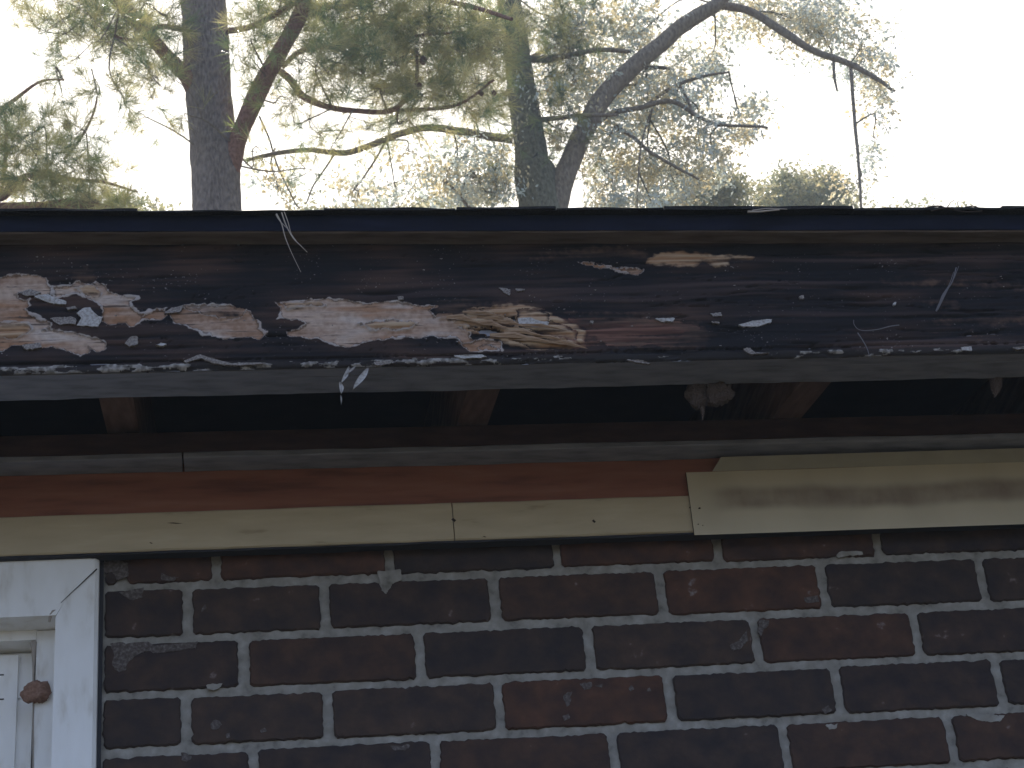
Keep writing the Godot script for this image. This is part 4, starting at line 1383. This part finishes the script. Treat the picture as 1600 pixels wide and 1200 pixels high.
	for b in [
		[[-170, 350, 11, -80, 338, 10, -10, 328, 9, 60, 324, 8.5, 110, 318, 8, 150, 322, 7.5, 200, 334, 6, 260, 350, 3], 0.4],
		[[-172, 310, 8, -60, 318, 8, 0, 310, 7, 25, 285, 6.5, 60, 275, 6, 78, 270, 5, 84, 288, 4], 0.5],
		[[70, 272, 4, 110, 280, 3.4, 160, 285, 2.6, 215, 300, 1.6], 0.3],
		[[100, 250, 2.6, 125, 220, 2.4, 145, 180, 2, 152, 150, 1.4], 0.2],
		[[0, 305, 4, 6, 260, 3.4, 10, 210, 2.6, 8, 170, 2], 0.3],
		[[-176, 240, 6, -80, 200, 5, 0, 170, 3.5, 60, 130, 2.2, 100, 125, 1.6], 0.4],
	]:
		st = start(true)
		limb(st, b[0], z, sm, b[1])
		put("branch", done(st), mats.bark_red, t)
	st = start(true)
	spots = clumps(st, [[20, 230, 40, 60, 40], [10, 180, 25, 30, 14], [60, 250, 55, 45, 44], [110, 260, 45, 40, 26], [130, 205, 35, 25, 12], [150, 145, 12, 12, 4], [98, 145, 10, 14, 5], [75, 300, 60, 20, 34], [150, 315, 60, 18, 20], [-60, 260, 70, 80, 60], [-150, 150, 120, 120, 80], [-190, -50, 120, 100, 60], [205, 322, 25, 14, 8], [60, 200, 40, 30, 12], [170, 270, 30, 24, 6]], z + 0.3, 0.45, sm, 0.006)
	put("twigs", done(st), mats.bark_limb, t)
	scatter("needles", tuft, mats.needle, spots, 0.75, 1.1, green, t)
	# ----- crowns of trees farther off, just above the roof edge
	var far := [
		[1110, -17.0, "rounded yellowish treetop left of two peeping over the roof edge", [[1105, 306, 58, 28, 150], [1060, 325, 45, 22, 70], [1135, 300, 40, 26, 90]]],
		[1255, -18.0, "rounded yellowish treetop below the hanging twig", [[1250, 292, 52, 26, 150], [1290, 315, 55, 24, 110], [1215, 318, 45, 20, 80]]],
		[1440, -21.0, "sparse pale treetop at the far right of the roof edge", [[1430, 330, 30, 10, 10], [1490, 332, 30, 8, 8], [1390, 335, 40, 12, 16]]],
		[650, -19.0, "low pale treetop between the two trunks", [[620, 335, 60, 16, 34], [700, 325, 50, 22, 46], [500, 330, 50, 18, 30], [570, 338, 40, 12, 20]]],
		[215, -18.0, "pale treetop behind the crooked boughs left of the pine", [[200, 330, 40, 18, 34], [250, 338, 40, 14, 22], [150, 335, 40, 16, 26]]],
	]
	for f in far:
		z = f[1]
		t = thing("distant_tree", f[2], "tree", Vector3(px(f[0], 340, z).x, GROUND, z), "distant trees beyond the roof edge")
		sm = []
		st = start(true)
		trunk(st, [f[0], 480, 14, f[0] - 4, 400, 10, f[0] + 3, 345, 5], z, sm)
		put("trunk", done(st), mats.bark_grey, t)
		st = start(true)
		var low: Array = f[3].duplicate()
		for k in 3:
			low.append([f[0] + (k - 1) * 60, 410 + 30 * (k % 2), 70, 45, 70])
		spots = clumps(st, low, z, 0.8, sm, 0.008, 1.12)
		put("twigs", done(st), mats.bark_grey, t)
		scatter("leaves", spray, mats.leaf, spots, 1.2, 1.9, [Color(0.30, 0.29, 0.15), Color(0.36, 0.33, 0.17), Color(0.24, 0.25, 0.15), Color(0.42, 0.37, 0.20)], t)


# ---------------------------------------------------------------- small things caught on the eave
func strand(st: SurfaceTool, v: Array, z: float, r0: float, r1: float, dz := 0.0) -> void:
	var ctrl := []
	var n := v.size() / 2
	for i in n:
		ctrl.append([px(v[i * 2], v[i * 2 + 1], z + dz * i / n), lerpf(r0, r1, float(i) / (n - 1))])
	var pr := path(ctrl, 5)
	tube(st, pr[0], pr[1], 5)


func lump(c: Vector3, r: Vector3, seed_: float) -> ArrayMesh:
	var st := start(true)
	var nu := 22
	var nv := 14
	var g := []
	for j in nv + 1:
		var row := []
		for i in nu + 1:
			var th := PI * j / nv
			var ph := TAU * (i % nu) / nu
			var d := Vector3(sin(th) * cos(ph), cos(th), sin(th) * sin(ph))
			var k := 1.0 + 0.45 * nz.get_noise_3d(d.x * 90.0 + seed_, d.y * 90.0, d.z * 90.0) + 0.3 * nf.get_noise_3d(d.x * 260.0, d.y * 260.0 + seed_, d.z * 260.0)
			row.append(c + d * r * k)
		g.append(row)
	for j in nv:
		for i in nu:
			quad(st, g[j][i], g[j][i + 1], g[j + 1][i + 1], g[j + 1][i])
	return done(st)


func build_small_things() -> void:
	var st := start(true)
	strand(st, [432, 334, 440, 350, 446, 372, 456, 396, 470, 425], 0.345, 0.0008, 0.0003, 0.004)
	strand(st, [440, 332, 447, 352, 458, 372, 470, 384, 480, 394], 0.345, 0.0008, 0.0004, 0.006)
	strand(st, [444, 331, 450, 347, 455, 365, 463, 376], 0.345, 0.0006, 0.0003, 0.002)
	strand(st, [431, 335, 437, 345, 452, 360], 0.345, 0.0006, 0.0003, 0.003)
	solo("dry_pine_needles", done(st), mats.straw, "dry pine needles dangling over the roof edge beside the pine trunk", "pine needles")
	st = start(true)
	strand(st, [1440, 327, 1465, 322, 1490, 328, 1520, 322, 1534, 329], 0.335, 0.0012, 0.0007)
	strand(st, [1455, 330, 1480, 325, 1505, 331, 1535, 330], 0.337, 0.0009, 0.0006)
	strand(st, [1478, 327, 1485, 317, 1492, 312], 0.335, 0.0008, 0.0004)
	strand(st, [1500, 327, 1496, 318, 1498, 313], 0.335, 0.0007, 0.0003)
	solo("twig_litter", done(st), mats.nail, "small dark twigs lying on the shingle edge at the right end", "twig")
	st = start(true)
	strand(st, [1168, 331, 1185, 331, 1205, 329, 1218, 328], 0.340, 0.0014, 0.0009)
	strand(st, [1175, 329, 1200, 326, 1230, 327], 0.338, 0.0008, 0.0005)
	solo("twig_litter", done(st), mats.straw, "pale peeled twig lying along the shingle edge below the far treetops", "twig")
	# cobweb streak and threads
	st = start(true)
	strand(st, [1494, 418, 1488, 440, 1478, 455, 1470, 470, 1463, 486], 0.306, 0.0007, 0.0011)
	strand(st, [1498, 416, 1490, 436, 1481, 452, 1470, 474, 1465, 484], 0.307, 0.0003, 0.0008)
	strand(st, [1490, 425, 1483, 445, 1472, 462, 1466, 480], 0.308, 0.0003, 0.0006)
	solo("cobweb", done(st), mats.web, "slanting grey wisp of cobweb on the dark fascia near its right end", "cobweb")
	st = start(true)
	strand(st, [1334, 500, 1335, 508, 1345, 516, 1370, 515, 1390, 510, 1405, 508], 0.305, 0.0003, 0.0007)
	strand(st, [1340, 520, 1348, 532, 1355, 545, 1360, 562], 0.306, 0.0007, 0.0003)
	solo("cobweb", done(st), mats.web, "fine forked pale thread at the fascia's lower edge", "cobweb")
	# mud nests under the eave
	var z := 0.235
	var c := px(1085, 612, z)
	var n := thing("mud_nest", "lumpy brown mud nest hanging behind the lower edge of the fascia", "nest", c)
	put("left_lobe", lump(px(1091, 617, z), Vector3(0.014, 0.017, 0.011), 3.0), mats.nest, n)
	put("right_lobe", lump(px(1122, 616, z + 0.004), Vector3(0.0155, 0.015, 0.012), 33.0), mats.nest, n)
	st = start(true)
	tube(st, PackedVector3Array([px(1096, 632, z), px(1098, 645, z), px(1098, 656, z)]), PackedFloat32Array([0.004, 0.0022, 0.0006]), 7, 0.4)
	put("drip", done(st), mats.nest, n)
	st = start(true)
	tube(st, PackedVector3Array([px(1556, 592, 0.24), px(1556, 602, 0.24), px(1555, 612, 0.24), px(1554, 621, 0.24)]), PackedFloat32Array([0.008, 0.0075, 0.005, 0.001]), 9, 0.4)
	solo("cocoon", done(st), mats.nest, "small grey hanging cocoon under the fascia near its right end", "cocoon")
	solo("mud_nest", lump(px(57, 1082, -0.016), Vector3(0.0150, 0.0130, 0.010), 70.0), mats.mud, "brown mud lump stuck on the white window frame", "nest")


func _ready() -> void:
	rng.seed = 20240611
	nz.seed = 7
	nz.noise_type = FastNoiseLite.TYPE_SIMPLEX_SMOOTH
	nz.frequency = 0.01
	nz.fractal_octaves = 3
	nf.seed = 19
	nf.noise_type = FastNoiseLite.TYPE_SIMPLEX_SMOOTH
	nf.frequency = 0.012
	nf.fractal_octaves = 5
	D = Vector3(sin(YAW) * cos(PITCH), sin(PITCH), -cos(YAW) * cos(PITCH))
	var r0 := Vector3(cos(YAW), 0, sin(YAW))
	var u0 := r0.cross(D)
	R = r0 * cos(ROLL) + u0 * sin(ROLL)
	U = u0 * cos(ROLL) - r0 * sin(ROLL)
	var cam := Camera3D.new()
	cam.name = "camera"
	cam.transform = Transform3D(Basis(R, U, -D), EYE)
	cam.fov = rad_to_deg(2.0 * atan(600.0 / F))
	cam.near = 0.05
	cam.far = 600.0
	add_child(cam)
	var att := CameraAttributesPhysical.new()        # a small phone lens: the far trees are a touch soft
	att.frustum_focal_length = 24.0 * F / 1200.0
	att.frustum_focus_distance = 2.3
	att.frustum_near = 0.05
	att.frustum_far = 600.0
	att.exposure_aperture = 42.0
	cam.attributes = att
	cam.current = true
	var env := Environment.new()
	var sky := Sky.new()
	var sk := ProceduralSkyMaterial.new()
	sk.sky_top_color = Color(0.50, 0.615, 0.83)
	sk.sky_horizon_color = Color(0.68, 0.765, 0.895)
	sk.sky_curve = 0.25
	sk.sun_angle_max = 75.0                          # hazy air: a wide bright aureole round the sun behind the trees
	sk.sun_curve = 1.0
	sk.ground_bottom_color = Color(0.3, 0.3, 0.25)
	sk.ground_horizon_color = Color(0.6, 0.62, 0.6)
	sk.sky_energy_multiplier = 1.0
	sky.sky_material = sk
	env.background_mode = Environment.BG_SKY
	env.sky = sky
	env.tonemap_mode = Environment.TONE_MAPPER_LINEAR
	env.tonemap_exposure = 1.6
	env.fog_enabled = true
	env.fog_density = 0.0042
	env.fog_light_color = Color(0.86, 0.93, 1.0)
	env.sdfgi_enabled = true
	env.ssao_enabled = true
	env.ssil_enabled = true
	var we := WorldEnvironment.new()
	we.name = "world"
	we.environment = env
	add_child(we)
	var sun := DirectionalLight3D.new()
	sun.name = "sun"
	sun.light_energy = 1.6
	sun.light_color = Color(1.0, 0.97, 0.92)
	sun.light_angular_distance = 0.5
	sun.shadow_enabled = true
	sun.rotation_degrees = Vector3(-50, 172, 0)      # from behind the house, high
	add_child(sun)
	make_materials()
	var g := start()
	quad(g, Vector3(-250, GROUND, -250), Vector3(-250, GROUND, 250), Vector3(250, GROUND, 250), Vector3(250, GROUND, -250))
	var gm := MeshInstance3D.new()
	gm.name = "ground"
	gm.mesh = done(g)
	gm.material_override = mats.grass
	gm.set_meta("kind", "structure")
	gm.set_meta("label", "mown lawn around the house")
	add_child(gm)
	house = thing("brick_house", "dark brick house with a rotten open eave and a white window", "house", Vector3(0, GROUND, 0))
	build_wall()
	build_window()
	build_eave()
	build_trees()
	build_small_things()
